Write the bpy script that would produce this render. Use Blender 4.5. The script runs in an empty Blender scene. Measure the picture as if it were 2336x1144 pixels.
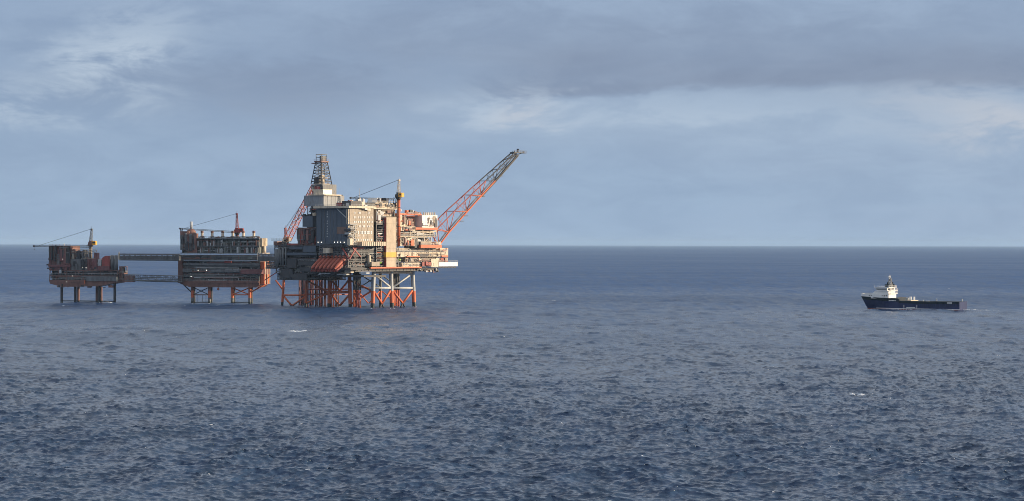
import bpy, math, random
import numpy as np
from mathutils import Vector

# ------------------------------------------------------------------ camera, sky, sun, exposure
S = bpy.context.scene
COL = S.collection
R = math.radians
H = 44.6            # eye height above the sea (m)
FP = 5000.0         # focal length in photo pixels (photo is 2336 x 1144)
CX, CY = 1168.0, 572.0
EYE = 556.4         # row of the true eye level at the photo's centre column
ROLL = 0.00214      # slight tilt of the horizon (right side lower)

cam_d = bpy.data.cameras.new("camera")
cam = bpy.data.objects.new("camera", cam_d)
COL.objects.link(cam)
cam_d.sensor_width = 36.0
cam_d.lens = 36.0 * FP / 2336.0
cam_d.clip_start = 1.0
cam_d.clip_end = 200000.0
cam.location = (0, 0, H)
from mathutils import Matrix
pitch = math.atan((CY - EYE) / FP)
cam.matrix_world = (Matrix.Translation((0, 0, H)) @ Matrix.Rotation(R(90) - pitch, 4, 'X')
                    @ Matrix.Rotation(math.atan(ROLL), 4, 'Z'))
S.camera = cam

SUN_AZ = 93.0       # degrees from the towards-camera direction, round to the right
SUN_EL = 13.0
sd = Vector((math.sin(R(SUN_AZ)) * math.cos(R(SUN_EL)), -math.cos(R(SUN_AZ)) * math.cos(R(SUN_EL)), math.sin(R(SUN_EL))))
sun_d = bpy.data.lights.new("sun", 'SUN')
sun_d.energy = 5.0
sun_d.angle = R(0.5)
sun_d.color = (1.0, 0.79, 0.55)
sun = bpy.data.objects.new("sun", sun_d)
sun.rotation_euler = sd.to_track_quat('Z', 'Y').to_euler()
sun.location = (400, 1200, 400)
COL.objects.link(sun)

W = bpy.data.worlds.new("World")
S.world = W
W.use_nodes = True
nt = W.node_tree
nt.nodes.clear()
def N(tree, typ, **kw):
    n = tree.nodes.new(typ)
    for k, v in kw.items():
        setattr(n, k, v)
    return n
def setin(n, **kw):
    for k, v in kw.items():
        n.inputs[k.replace('_', ' ')].default_value = v
def math_node(tree, op, a, b=None, c=None, clamp=False):
    n = tree.nodes.new('ShaderNodeMath')
    n.operation = op
    n.use_clamp = clamp
    for i, v in enumerate((a, b, c)):
        if v is None:
            continue
        if isinstance(v, (int, float)):
            n.inputs[i].default_value = v
        else:
            tree.links.new(v, n.inputs[i])
    return n.outputs[0]
def mix_rgb(tree, fac, a, b):
    n = tree.nodes.new('ShaderNodeMix')
    n.data_type = 'RGBA'
    for sock, v in ((n.inputs[0], fac), (n.inputs[6], a), (n.inputs[7], b)):
        if isinstance(v, (int, float)):
            sock.default_value = v
        elif isinstance(v, (tuple, list)):
            sock.default_value = (*v, 1.0)
        else:
            tree.links.new(v, sock)
    return n.outputs[2]
def lin(r, g, b):
    f = lambda c: (c / 255 / 12.92) if c / 255 <= 0.04045 else ((c / 255 + 0.055) / 1.055) ** 2.4
    return (f(r), f(g), f(b))

sky = N(nt, 'ShaderNodeTexSky', sky_type='NISHITA', sun_disc=False)
sky.sun_elevation = R(SUN_EL)
sky.sun_rotation = math.atan2(sd.x, sd.y)
sky.altitude = 40
sky.air_density = 1.0
sky.dust_density = 0.6
sky.ozone_density = 1.5
skyc = N(nt, 'ShaderNodeVectorMath', operation='SCALE')
nt.links.new(sky.outputs[0], skyc.inputs[0])
skyc.inputs['Scale'].default_value = 1.0

tc = N(nt, 'ShaderNodeTexCoord')
sep = N(nt, 'ShaderNodeSeparateXYZ')
nt.links.new(tc.outputs['Generated'], sep.inputs[0])
az = math_node(nt, 'MULTIPLY', math_node(nt, 'ARCTAN2', sep.outputs[0], sep.outputs[1]), 57.2958)   # degrees, 0 = north (+Y)
el = math_node(nt, 'MULTIPLY', math_node(nt, 'ARCSINE', sep.outputs[2]), 57.2958)
def noise2(sx, sy, off, detail=5, rough=0.55, dist=0.0):
    cb = N(nt, 'ShaderNodeCombineXYZ')
    nt.links.new(math_node(nt, 'MULTIPLY', az, sx), cb.inputs[0])
    nt.links.new(math_node(nt, 'MULTIPLY', el, sy), cb.inputs[1])
    cb.inputs[2].default_value = off
    n = N(nt, 'ShaderNodeTexNoise')
    n.inputs['Scale'].default_value = 1.0
    n.inputs['Detail'].default_value = detail
    n.inputs['Roughness'].default_value = rough
    n.inputs['Distortion'].default_value = dist
    nt.links.new(cb.outputs[0], n.inputs['Vector'])
    return n.outputs['Fac']
nA = noise2(0.16, 0.62, 3.1, 5, 0.55, 0.6)
nB = noise2(0.42, 1.2, 8.7, 7, 0.62, 0.35)
nC = noise2(0.06, 0.35, 15.2, 3, 0.5, 0.2)
waz = math_node(nt, 'ADD', az, math_node(nt, 'MULTIPLY', math_node(nt, 'SUBTRACT', nA, 0.5), 7.0))
wel = math_node(nt, 'ADD', el, math_node(nt, 'MULTIPLY', math_node(nt, 'SUBTRACT', nB, 0.5), 2.2))
def blob(px, py, wx, wy, tilt=0.0):
    """soft cloud bank centred in the direction of a photo pixel, radius in pixels"""
    a0 = math.degrees(math.atan((px - CX) / FP)); e0 = math.degrees(math.atan((EYE - py) / FP))
    sx = math.degrees(wx / FP); sy = math.degrees(wy / FP)
    da = math_node(nt, 'SUBTRACT', waz, a0)
    de = math_node(nt, 'SUBTRACT', math_node(nt, 'SUBTRACT', wel, e0), math_node(nt, 'MULTIPLY', da, tilt))
    q = math_node(nt, 'ADD', math_node(nt, 'POWER', math_node(nt, 'DIVIDE', da, sx), 2.0),
                  math_node(nt, 'POWER', math_node(nt, 'DIVIDE', de, sy), 2.0))
    return math_node(nt, 'EXPONENT', math_node(nt, 'MULTIPLY', q, -1.0))
def sstep(v, lo, hi):
    m = N(nt, 'ShaderNodeMapRange', interpolation_type='SMOOTHSTEP')
    nt.links.new(v, m.inputs[0])
    m.inputs[1].default_value = lo; m.inputs[2].default_value = hi
    return m.outputs[0]
veil = mix_rgb(nt, sstep(el, 0.0, 5.0), lin(152, 177, 207), lin(143, 164, 194))
veil = mix_rgb(nt, math_node(nt, 'MULTIPLY', sstep(nC, 0.4, 0.66), 0.45), veil, lin(163, 182, 208))
bank = math_node(nt, 'MAXIMUM', blob(1500, 105, 900, 105), blob(620, 200, 400, 70))
bank = math_node(nt, 'MAXIMUM', bank, math_node(nt, 'MULTIPLY', blob(2100, 165, 500, 75), 1.0))
edge = math_node(nt, 'ADD', 3.72, math_node(nt, 'MULTIPLY', math_node(nt, 'SUBTRACT', nA, 0.5), 1.1))
edge = math_node(nt, 'ADD', edge, math_node(nt, 'MULTIPLY', math_node(nt, 'SUBTRACT', nB, 0.5), 0.5))
above = math_node(nt, 'SUBTRACT', el, edge)
shelf = math_node(nt, 'MULTIPLY', sstep(above, -0.06, 0.42), math_node(nt, 'SUBTRACT', 1.0, sstep(above, 0.7, 2.9)))
shelf = math_node(nt, 'MULTIPLY', shelf, sstep(az, -4.0, 2.0))
glow = math_node(nt, 'MULTIPLY', sstep(above, -1.7, -0.1), math_node(nt, 'SUBTRACT', 1.0, sstep(above, -0.12, 0.3)))
glow = math_node(nt, 'MULTIPLY', glow, sstep(az, -5.0, 1.0))
bank = math_node(nt, 'MULTIPLY', math_node(nt, 'MAXIMUM', math_node(nt, 'MULTIPLY', bank, 0.75), shelf), math_node(nt, 'ADD', 0.45, math_node(nt, 'MULTIPLY', nA, 0.9)), clamp=True)
veil = mix_rgb(nt, math_node(nt, 'MULTIPLY', bank, 0.95), veil, lin(131, 146, 173))
pale = math_node(nt, 'MAXIMUM', blob(225, 125, 130, 85, 0.3), blob(1170, 232, 190, 36))
pale = math_node(nt, 'MAXIMUM', pale, math_node(nt, 'MULTIPLY', blob(90, 220, 170, 60, 0.2), 0.8))
pale = math_node(nt, 'MAXIMUM', pale, math_node(nt, 'MULTIPLY', blob(1600, 250, 420, 30), 0.6))
pale = math_node(nt, 'MULTIPLY', pale, sstep(nB, 0.40, 0.62))
veil = mix_rgb(nt, math_node(nt, 'MULTIPLY', pale, 0.85), veil, lin(186, 201, 219))
veil = mix_rgb(nt, math_node(nt, 'MULTIPLY', glow, 0.55), veil, lin(170, 189, 213))
warm = math_node(nt, 'MULTIPLY', math_node(nt, 'MAXIMUM', blob(2260, 265, 150, 62), math_node(nt, 'MULTIPLY', blob(1180, 245, 90, 26), .7)), sstep(nB, 0.34, 0.58))
veil = mix_rgb(nt, math_node(nt, 'MULTIPLY', warm, 0.9), veil, lin(188, 195, 209))
# higher up the cloud cover goes on as broken grey banks over the blue
mott = mix_rgb(nt, sstep(nB, .3, .7), (.93, .94, .96), (1.06, 1.055, 1.045))
mm_ = N(nt, 'ShaderNodeMix', data_type='RGBA', blend_type='MULTIPLY')
mm_.inputs[0].default_value = 1.0
nt.links.new(veil, mm_.inputs[6]); nt.links.new(mott, mm_.inputs[7]); veil = mm_.outputs[2]
high = mix_rgb(nt, sstep(nA, 0.38, 0.62), (0.56, 0.64, 0.78), (0.82, 0.84, 0.88))
veil = mix_rgb(nt, sstep(el, 6.4, 15.0), veil, high)
vscale = N(nt, 'ShaderNodeVectorMath', operation='SCALE')
nt.links.new(veil, vscale.inputs[0])
vscale.inputs['Scale'].default_value = 7.85          # the background strength below is 0.1 and the exposure 0.35
cov = math_node(nt, 'SUBTRACT', 0.93, math_node(nt, 'MULTIPLY', sstep(el, 5.0, 40.0), 0.25))
skymix = mix_rgb(nt, cov, skyc.outputs[0], vscale.outputs[0])
bg = N(nt, 'ShaderNodeBackground')
bg.inputs['Strength'].default_value = 0.1
nt.links.new(skymix, bg.inputs['Color'])
wo = N(nt, 'ShaderNodeOutputWorld')
nt.links.new(bg.outputs[0], wo.inputs[0])

S.cycles.filter_width = 0.9          # crisp lens
S.cycles.use_denoising = True
S.cycles.sample_clamp_direct = 3.0    # no single-sample sparkle
S.cycles.sample_clamp_indirect = 3.0
S.cycles.use_adaptive_sampling = False
S.view_settings.view_transform = 'Standard'
S.view_settings.look = 'None'
S.view_settings.exposure = 0.35
S.view_settings.gamma = 1.0
S.view_settings.use_curve_mapping = False

# ------------------------------------------------------------------ materials
def paint(name, col, var=0.35, rust=0.0, rough=0.6, scale=0.35, metal=0.0, rustcol=(0.13, 0.05, 0.025)):
    m = bpy.data.materials.new(name)
    m.use_nodes = True
    t = m.node_tree
    b = t.nodes['Principled BSDF']
    b.inputs['Roughness'].default_value = rough
    b.inputs['Metallic'].default_value = metal
    co = N(t, 'ShaderNodeTexCoord')
    mp = N(t, 'ShaderNodeMapping')
    mp.inputs['Scale'].default_value = (1.0, 1.0, 0.35)        # stains run downwards
    t.links.new(co.outputs['Object'], mp.inputs[0])
    n = N(t, 'ShaderNodeTexNoise')
    n.inputs['Scale'].default_value = scale
    n.inputs['Detail'].default_value = 7
    n.inputs['Roughness'].default_value = 0.65
    t.links.new(mp.outputs[0], n.inputs['Vector'])
    r = N(t, 'ShaderNodeMapRange')
    t.links.new(n.outputs['Fac'], r.inputs[0])
    r.inputs[1].default_value = 0.3; r.inputs[2].default_value = 0.7
    dark = tuple(c * (1 - var) for c in col); light = tuple(min(1, c * (1 + var * 0.5)) for c in col)
    c = mix_rgb(t, r.outputs[0], dark, light)
    if rust:
        n2 = N(t, 'ShaderNodeTexNoise')
        n2.inputs['Scale'].default_value = scale * 2.3
        n2.inputs['Detail'].default_value = 8
        n2.inputs['Roughness'].default_value = 0.7
        t.links.new(mp.outputs[0], n2.inputs['Vector'])
        r2 = N(t, 'ShaderNodeMapRange')
        t.links.new(n2.outputs['Fac'], r2.inputs[0])
        r2.inputs[1].default_value = 0.62 - 0.2 * rust; r2.inputs[2].default_value = 0.72
        c = mix_rgb(t, math_node(t, 'MULTIPLY', r2.outputs[0], min(1, 0.5 + rust * 0.5)), c, rustcol)
    t.links.new(c, b.inputs['Base Color'])
    return m
MT = dict(
    dullgrey=paint('dull_grey_cladding', (0.125, 0.125, 0.125), 0.4, 0.4),
    midgrey=paint('mid_grey_cladding', (0.27, 0.285, 0.30), 0.3, 0.3),
    steel=paint('grey_steel', (0.155, 0.163, 0.168), 0.45, 0.35),
    dark=paint('dark_steel', (0.042, 0.044, 0.050), 0.5, 0.3),
    black=paint('black_gap_shade', (0.02, 0.021, 0.024), 0.4),
    rust=paint('rusty_brown_steel', (0.215, 0.108, 0.086), 0.5, 0.4, rustcol=(0.12, 0.05, 0.035)),
    plum=paint('dull_plum_paint', (0.19, 0.075, 0.075), 0.4, 0.3),
    maroon=paint('maroon_paint', (0.34, 0.07, 0.06), 0.4, 0.3),
    orange=paint('red_orange_paint', (0.62, 0.15, 0.06), 0.25, 0.15),
    cream=paint('cream_paint', (0.66, 0.56, 0.42), 0.35, 0.45, scale=.5),
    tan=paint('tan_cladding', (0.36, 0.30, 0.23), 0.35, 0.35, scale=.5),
    buff=paint('buff_panel_cladding', (0.47, 0.385, 0.28), 0.25, 0.2),
    white=paint('white_paint', (0.80, 0.79, 0.76), 0.12, 0.1),
    boat=paint('faded_red_boat_paint', (0.46, 0.115, 0.07), 0.35, 0.25),
    yellow=paint('yellow_paint', (0.80, 0.40, 0.05), 0.2, 0.15),
    greengrey=paint('green_grey_steel', (0.165, 0.185, 0.172), 0.45, 0.3),
    bluegrey=paint('blue_grey_shade_cladding', (0.072, 0.094, 0.124), 0.2, 0.05),
    brownpatch=paint('brown_reflection_cladding', (0.20, 0.12, 0.09), 0.3, 0.3),
    palegrey=paint('pale_grey_paint', (0.48, 0.50, 0.50), 0.25, 0.25),
    growth=paint('wet_weed_growth', (0.03, 0.04, 0.035), 0.5, 0.0, 0.35),
    navy=paint('navy_hull_paint', (0.026, 0.040, 0.112), 0.3, 0.1, 0.6),
    hullgreen=paint('dark_green_hull_paint', (0.010, 0.024, 0.034), 0.3, 0.1, 0.7),
    boot=paint('red_bottom_paint', (0.22, 0.05, 0.045), 0.3, 0.2, 0.5),
    lime=paint('lime_paint', (0.45, 0.75, 0.10), 0.1),
)
for k_ in ('navy', 'hullgreen'):
    MT[k_].node_tree.nodes['Principled BSDF'].inputs['Specular IOR Level'].default_value = .2
def glass_mat():
    m = bpy.data.materials.new('dark_window_glass'); m.use_nodes = True
    b = m.node_tree.nodes['Principled BSDF']
    b.inputs['Base Color'].default_value = (0.02, 0.025, 0.03, 1)
    b.inputs['Roughness'].default_value = 0.12
    return m
MT['glass'] = glass_mat()
def lamp_mat():
    m = bpy.data.materials.new('lit_lamp'); m.use_nodes = True
    b = m.node_tree.nodes['Principled BSDF']
    b.inputs['Emission Color'].default_value = (1.0, 0.9, 0.75, 1)
    b.inputs['Emission Strength'].default_value = 3.0
    return m
MT['lamp'] = lamp_mat()

# ------------------------------------------------------------------ frames, mesh builder, things
class Frame:
    """upright frame on the sea: a runs to the right and away, b to the left and away, rotated by phi"""
    def __init__(s, px, D, phi):
        s.phi = R(phi); s.c = math.cos(s.phi); s.s = math.sin(s.phi)
        s.ox = (px - CX) / FP * D; s.oy = D
    def w(s, a, b, z=0.0):
        return Vector((s.ox + a * s.c - b * s.s, s.oy + a * s.s + b * s.c, z))
    def A(s, px, b=0.0):
        t = (px - CX) / FP
        return (t * (s.oy + b * s.c) - s.ox + b * s.s) / (s.c - t * s.s)
    def B(s, px, a=0.0):
        t = (px - CX) / FP
        return (s.ox + a * s.c - t * (s.oy + a * s.s)) / (s.s + t * s.c)
    def Z(s, py, a, b):
        p = s.w(a, b)
        px = CX + p.x / p.y * FP
        return H - (py - EYE - ROLL * (px - CX)) * p.y / FP
    def pR(s, px, py, b=0.0):
        a = s.A(px, b); return Vector((a, b, s.Z(py, a, b)))
    def pL(s, px, py, a=0.0):
        b = s.B(px, a); return Vector((a, b, s.Z(py, a, b)))

class MB:
    def __init__(s):
        s.v = []; s.f = []; s.m = []; s.items = []
    def item(s):
        s.items.append([len(s.f), None])       # the faces from here to end_item are one separate piece of machinery
    def end_item(s):
        s.items[-1][1] = len(s.f)
    def pick(s, faces):
        o = MB(); mp = {}
        for i in faces:
            t = []
            for v in s.f[i]:
                if v not in mp: mp[v] = len(o.v); o.v.append(s.v[v])
                t.append(mp[v])
            o.f.append(tuple(t)); o.m.append(s.m[i])
        return o
    def pieces(s):
        """groups of faces that stand well apart from one another"""
        nv = len(s.v); par = list(range(nv))
        def root(i):
            while par[i] != i: par[i] = par[par[i]]; i = par[i]
            return i
        for f in s.f:
            r0 = root(f[0])
            for v in f[1:]: par[root(v)] = r0
        ids = {}; fi = []
        for f in s.f: fi.append(ids.setdefault(root(f[0]), len(ids)))
        k = len(ids)
        if k < 2 or k > 700: return [list(range(len(s.f)))]
        P = np.array(s.v); lo = np.full((k, 3), 1e9); hi = np.full((k, 3), -1e9)
        for f, i in zip(s.f, fi):
            q = P[list(f)]; lo[i] = np.minimum(lo[i], q.min(0)); hi[i] = np.maximum(hi[i], q.max(0))
        size = (hi - lo).max(1)
        gap = np.maximum(0, np.maximum(lo[:, None] - hi[None], lo[None] - hi[:, None]))
        near = np.sqrt((gap ** 2).sum(2)) <= np.maximum(.02, .45 * np.maximum(size[:, None], size[None]))
        seen = -np.ones(k, int); n = 0
        for i in range(k):
            if seen[i] >= 0: continue
            st = [i]; seen[i] = n
            while st:
                j = st.pop()
                for q in np.nonzero(near[j] & (seen < 0))[0]: seen[q] = n; st.append(q)
            n += 1
        out = [[] for _ in range(n)]
        for f, i in enumerate(fi): out[seen[i]].append(f)
        return out
    def box(s, a0, a1, b0, b1, z0, z1, m=0):
        if a0 > a1: a0, a1 = a1, a0
        if b0 > b1: b0, b1 = b1, b0
        if z0 > z1: z0, z1 = z1, z0
        k = len(s.v)
        s.v += [(a0, b0, z0), (a1, b0, z0), (a1, b1, z0), (a0, b1, z0), (a0, b0, z1), (a1, b0, z1), (a1, b1, z1), (a0, b1, z1)]
        s.f += [(k, k+3, k+2, k+1), (k+4, k+5, k+6, k+7), (k, k+1, k+5, k+4), (k+1, k+2, k+6, k+5), (k+2, k+3, k+7, k+6), (k+3, k, k+4, k+7)]
        s.m += [m] * 6
        return s
    def cyl(s, p0, p1, r, r2=None, n=8, m=0, caps=True):
        p0 = Vector(p0); p1 = Vector(p1); d = p1 - p0
        if d.length < 1e-6: return s
        r2 = r if r2 is None else r2
        d.normalize()
        up = Vector((0, 0, 1)) if abs(d.z) < 0.95 else Vector((1, 0, 0))
        x = d.cross(up).normalized(); y = x.cross(d).normalized()
        k = len(s.v)
        ph = math.pi / n
        for (p, rr) in ((p0, r), (p1, r2)):
            for i in range(n):
                t = 2 * math.pi * i / n + ph
                s.v.append(tuple(p + x * (rr * math.cos(t)) + y * (rr * math.sin(t))))
        for i in range(n):
            j = (i + 1) % n
            s.f.append((k + i, k + n + i, k + n + j, k + j)); s.m.append(m)
        if caps:
            s.f.append(tuple(k + i for i in range(n))); s.m.append(m)
            s.f.append(tuple(k + n + i for i in reversed(range(n)))); s.m.append(m)
        return s
    def bar(s, p0, p1, w, m=0):
        return s.cyl(p0, p1, w * 0.7071, n=4, m=m)
    def dome(s, c, r, m=0, n=12, rings=5, zs=1.0, lo=-90):
        c = Vector(c); k = len(s.v); lv = []
        for i in range(rings + 1):
            e = R(lo + (90 - lo) * i / rings)
            lv.append((r * math.cos(e), r * math.sin(e) * zs))
        for (rr, z) in lv:
            for j in range(n):
                t = 2 * math.pi * j / n
                s.v.append((c.x + rr * math.cos(t), c.y + rr * math.sin(t), c.z + z))
        for i in range(rings):
            for j in range(n):
                q = (j + 1) % n
                s.f.append((k + i*n + j, k + i*n + q, k + (i+1)*n + q, k + (i+1)*n + j)); s.m.append(m)
        return s
    def prism(s, pts, a0, a1, m=0):
        """closed outline in (b, z) extruded along a"""
        k = len(s.v); n = len(pts)
        for a in (a0, a1):
            s.v += [(a, b, z) for (b, z) in pts]
        for i in range(n):
            j = (i + 1) % n
            s.f.append((k + i, k + j, k + n + j, k + n + i)); s.m.append(m)
        s.f.append(tuple(k + i for i in reversed(range(n)))); s.m.append(m)
        s.f.append(tuple(k + n + i for i in range(n))); s.m.append(m)
        return s
    def truss(s, p0, p1, w0, w1, h0, h1, n, r, rb, m=0, mb=0, side=None, cut=None):
        """four-chord lattice girder from p0 to p1; cut=(fraction, material) repaints the far part"""
        p0 = Vector(p0); p1 = Vector(p1); d = (p1 - p0).normalized()
        x = side or d.cross(Vector((0, 0, 1))).normalized(); y = x.cross(d).normalized()
        ring = []
        for i in range(n + 1):
            t = i / n; c = p0.lerp(p1, t); w = (w0 + (w1 - w0) * t) / 2; h = (h0 + (h1 - h0) * t) / 2
            ring.append([c + x*w + y*h, c - x*w + y*h, c - x*w - y*h, c + x*w - y*h])
        for i in range(n):
            mm = m; mbb = mb
            if cut and (i + 0.5) / n > cut[0]: mm = mbb = cut[1]
            for q in range(4):
                s.cyl(ring[i][q], ring[i+1][q], r, n=5, m=mm, caps=False)
                a, b = (q, (q + 1) % 4) if i % 2 else ((q + 1) % 4, q)
                s.cyl(ring[i][a], ring[i+1][b], rb, n=4, m=mbb, caps=False)
                s.cyl(ring[i+1][q], ring[i+1][(q+1) % 4], rb, n=4, m=mbb, caps=False)
        return s

def mesh_obj(name, mb, mats, parent=None, base=(0, 0, 0), smooth=False):
    me = bpy.data.meshes.new(name)
    bx, by, bz = base
    me.from_pydata([(x - bx, y - by, z - bz) for (x, y, z) in mb.v], [], mb.f)
    for m in mats:
        me.materials.append(MT[m] if isinstance(m, str) else m)
    me.polygons.foreach_set('material_index', mb.m)
    if smooth:
        me.polygons.foreach_set('use_smooth', [True] * len(mb.f))
    me.update()
    o = bpy.data.objects.new(name, me)
    COL.objects.link(o)
    if parent: o.parent = parent
    return o

class Thing:
    def __init__(s, name, label, cat, F, base=(0, 0, 0), group=None):
        s.F = F; s.base = base; s.gear = []
        e = bpy.data.objects.new(name, None)
        e.empty_display_size = 2.0
        COL.objects.link(e)
        e.location = F.w(*base); e.rotation_euler = (0, 0, F.phi)
        e['label'] = label; e['category'] = cat
        if group: e['group'] = group
        s.o = e
    def part(s, name, mb, mats, parent=None, label=None, smooth=False):
        if isinstance(mats, str): mats = [mats]
        if mb.items:                       # machinery: every item is a part of its own (the smallest ones are gathered at the end)
            inside = set()
            for (i0, i1) in mb.items:
                g = mb.pick(range(i0, i1)); inside.update(range(i0, i1))
                if not g.f: continue
                P = np.array(g.v); d = P.max(0) - P.min(0)
                s.gear.append((float(d[2] * max(d[0], d[1])), name if name in ('equipment', 'roof_plant', 'underdeck_equipment') else 'equipment', g, mats, parent))
            head = [i for i in range(len(mb.f)) if i not in inside]
            if not head: return None
            mb = mb.pick(head)
        o = None
        for fc in mb.pieces():
            q = mesh_obj(name, mb if len(fc) == len(mb.f) else mb.pick(fc), mats, parent or s.o, s.base, smooth)
            if label: q['label'] = label
            o = o or q
        return o
    def finish(s, most=95):
        s.gear.sort(key=lambda t: -t[0])
        for name in ('equipment', 'roof_plant', 'underdeck_equipment'):
            mine = [g for g in s.gear if g[1] == name]
            for _, n_, g, mats, parent in mine[:most]:
                mesh_obj(n_, g, mats, parent or s.o, s.base)
            rest = mine[most:]
            if rest:
                al = MB(); ms = []
                for _, n_, g, mats, parent in rest:
                    k = len(al.v); al.v += g.v
                    for f, m in zip(g.f, g.m):
                        if mats[m] not in ms: ms.append(mats[m])
                        al.f.append(tuple(v + k for v in f)); al.m.append(ms.index(mats[m]))
                o = mesh_obj('small_' + name, al, ms, s.o, s.base); o['kind'] = 'stuff'

# boxes given by what they cover in the photo, on a face of a frame
def boxR(F, mb, x0, x1, y0, y1, b=0.0, d=8.0, m=0):
    a0, a1 = F.A(x0, b), F.A(x1, b); am = (a0 + a1) / 2
    mb.box(a0, a1, b, b + d, F.Z(y1, am, b), F.Z(y0, am, b), m)
    return (a0, a1, F.Z(y1, am, b), F.Z(y0, am, b))
def boxL(F, mb, x0, x1, y0, y1, a=0.0, d=8.0, m=0):
    b1, b0 = F.B(x0, a), F.B(x1, a); bm = (b0 + b1) / 2
    mb.box(a, a + d, b0, b1, F.Z(y1, a, bm), F.Z(y0, a, bm), m)
    return (b0, b1, F.Z(y1, a, bm), F.Z(y0, a, bm))

# pieces of clutter fixed to a face ('R': plane b, 'L': plane a); o is how far they stand out
def put(mb, face, pl, u0, u1, o0, o1, z0, z1, m=0):
    if face == 'R': mb.box(u0, u1, pl - o1, pl - o0, z0, z1, m)
    else: mb.box(pl - o1, pl - o0, u0, u1, z0, z1, m)
def fp(face, pl, u, o, z):
    return (u, pl - o, z) if face == 'R' else (pl - o, u, z)
def railing(mb, face, pl, u0, u1, z, o=0.0, step=2.5, h=1.1, r=0.045, m=0):
    for hh in (h, h * 0.55):
        mb.bar(fp(face, pl, u0, o, z + hh), fp(face, pl, u1, o, z + hh), r * 2, m)
    n = max(1, int(abs(u1 - u0) / step))
    for i in range(n + 1):
        u = u0 + (u1 - u0) * i / n
        mb.bar(fp(face, pl, u, o, z), fp(face, pl, u, o, z + h), r * 2, m)
def pipes(mb, face, pl, u0, u1, z0, z1, rnd, n, o=0.6, rmax=0.4, nm=1, vert=0.4):
    for i in range(n):
        r = rnd.uniform(0.12, rmax); m = rnd.randrange(nm); oo = rnd.uniform(0.1, o) + r
        if rnd.random() < vert:
            u = rnd.uniform(u0 + r, u1 - r); a = rnd.uniform(z0, z1); b = rnd.uniform(z0, z1)
            mb.cyl(fp(face, pl, u, oo, min(a, b)), fp(face, pl, u, oo, max(a, b)), r, n=6, m=m)
        else:
            z = rnd.uniform(z0 + r, z1 - r); a = rnd.uniform(u0, u1); b = a + rnd.choice((-1, 1)) * rnd.uniform(0.15, 0.6) * (u1 - u0)
            b = min(max(b, u0), u1)
            mb.cyl(fp(face, pl, a, oo, z), fp(face, pl, b, oo, z), r, n=6, m=m)
            for e in (a, b):
                if rnd.random() < 0.6:
                    zz = rnd.uniform(z0, z1)
                    mb.cyl(fp(face, pl, e, oo, z), fp(face, pl, e, oo, zz), r, n=6, m=m)
def gear(mb, face, pl, u0, u1, z0, z1, rnd, n, o=1.6, nm=1, floor=True):
    """machinery standing on a deck or bolted to a wall: skids, tanks, cabinets, valves"""
    H_ = z1 - z0
    for i in range(n):
        w = rnd.uniform(0.6, 3.6); h = rnd.uniform(0.25, 0.8) * H_; u = rnd.uniform(u0, max(u0 + 0.1, u1 - w)); m = rnd.randrange(nm)
        w = min(w, u1 - u)
        mb.item()
        dd = rnd.uniform(0.4, o); z = z0 if (floor and rnd.random() < 0.7) else rnd.uniform(z0, z1 - h)
        k = rnd.random()
        if k < 0.5:
            put(mb, face, pl, u, u + w, -0.2, dd, z, z + h, m)
            if rnd.random() < 0.5: put(mb, face, pl, u + w*0.2, u + w*0.7, 0.0, dd * 0.7, z + h + 0.002, z + h + 0.4, m)
        elif k < 0.75:
            r = min(w, h, dd * 1.6) / 2
            mb.cyl(fp(face, pl, u + w/2, r, z), fp(face, pl, u + w/2, r, z + h), r, n=10, m=m)
            mb.dome(fp(face, pl, u + w/2, r, z + h), r, m, 10, 3, 0.6, 0)
        else:
            r = min(h, dd, 1.4) / 2 * 0.9
            mb.cyl(fp(face, pl, u, r, z + r), fp(face, pl, u + w * 1.3, r, z + r), r, n=10, m=m)
        mb.end_item()

RN = random.Random(7)
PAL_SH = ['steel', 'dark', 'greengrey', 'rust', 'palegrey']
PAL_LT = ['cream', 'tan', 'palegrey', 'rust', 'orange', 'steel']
def open_deck(T, a0, a1, b0, b1, z0, z1, seed, slab='dark', post='steel', pal=None, dens=1.0, faces='RL', core='black', inset=3.0, name='open_deck', rail=True):
    """one storey of open deck: floor, posts, dark core painted as inner shade, machinery, pipes and a railing"""
    rnd = random.Random(seed)
    pal = pal or PAL_SH
    mb = MB()
    mb.box(a0, a1, b0, b1, z0, z0 + 0.55)
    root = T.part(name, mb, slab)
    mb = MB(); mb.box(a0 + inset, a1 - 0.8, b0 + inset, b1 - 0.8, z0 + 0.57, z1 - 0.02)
    T.part('shade_core', mb, core, root)  # dark box painting in the shade inside the deck
    fr = MB(); eq = MB(); pi = MB(); ra = MB()
    for face in faces:
        pl, u0, u1 = (b0, a0, a1) if face == 'R' else (a0, b0, b1)
        L = u1 - u0; n = max(2, int(L / 6.5))
        put(fr, face, pl, u0 + .3, u1 - .3, -0.8, -0.2, z1 - .45, z1 - .03)
        for i in range(n + 1):
            u = u0 + 0.35 + (L - 0.7) * i / n
            put(fr, face, pl, u - 0.25, u + 0.25, -0.75, -0.25, z0 + 0.56, z1)
            if i < n and rnd.random() < 0.35:
                fr.bar(fp(face, pl, u, -0.5, z0 + 0.56), fp(face, pl, u + (L - 0.7) / n, -0.5, z1), 0.3)
        gear(eq, face, pl + 2.6, u0 + 0.5, u1 - 0.5, z0 + 0.56, z1 - 0.5, rnd, int(L * 0.32 * dens), 1.9, len(pal))
        pipes(pi, face, pl + 1.4, u0 + 0.5, u1 - 0.5, z0 + 0.8, z1 - 0.3, rnd, int(L * 0.3 * dens), 0.9, 0.38, len(pal))
        if rail: railing(ra, face, pl, u0, u1, z0 + 0.55, 0.0)
    T.part('deck_frame', fr, post, root)
    T.part('equipment', eq, pal, root)
    T.part('pipework', pi, pal, root)
    if rail: T.part('railing', ra, 'palegrey', root)
    return root

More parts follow.
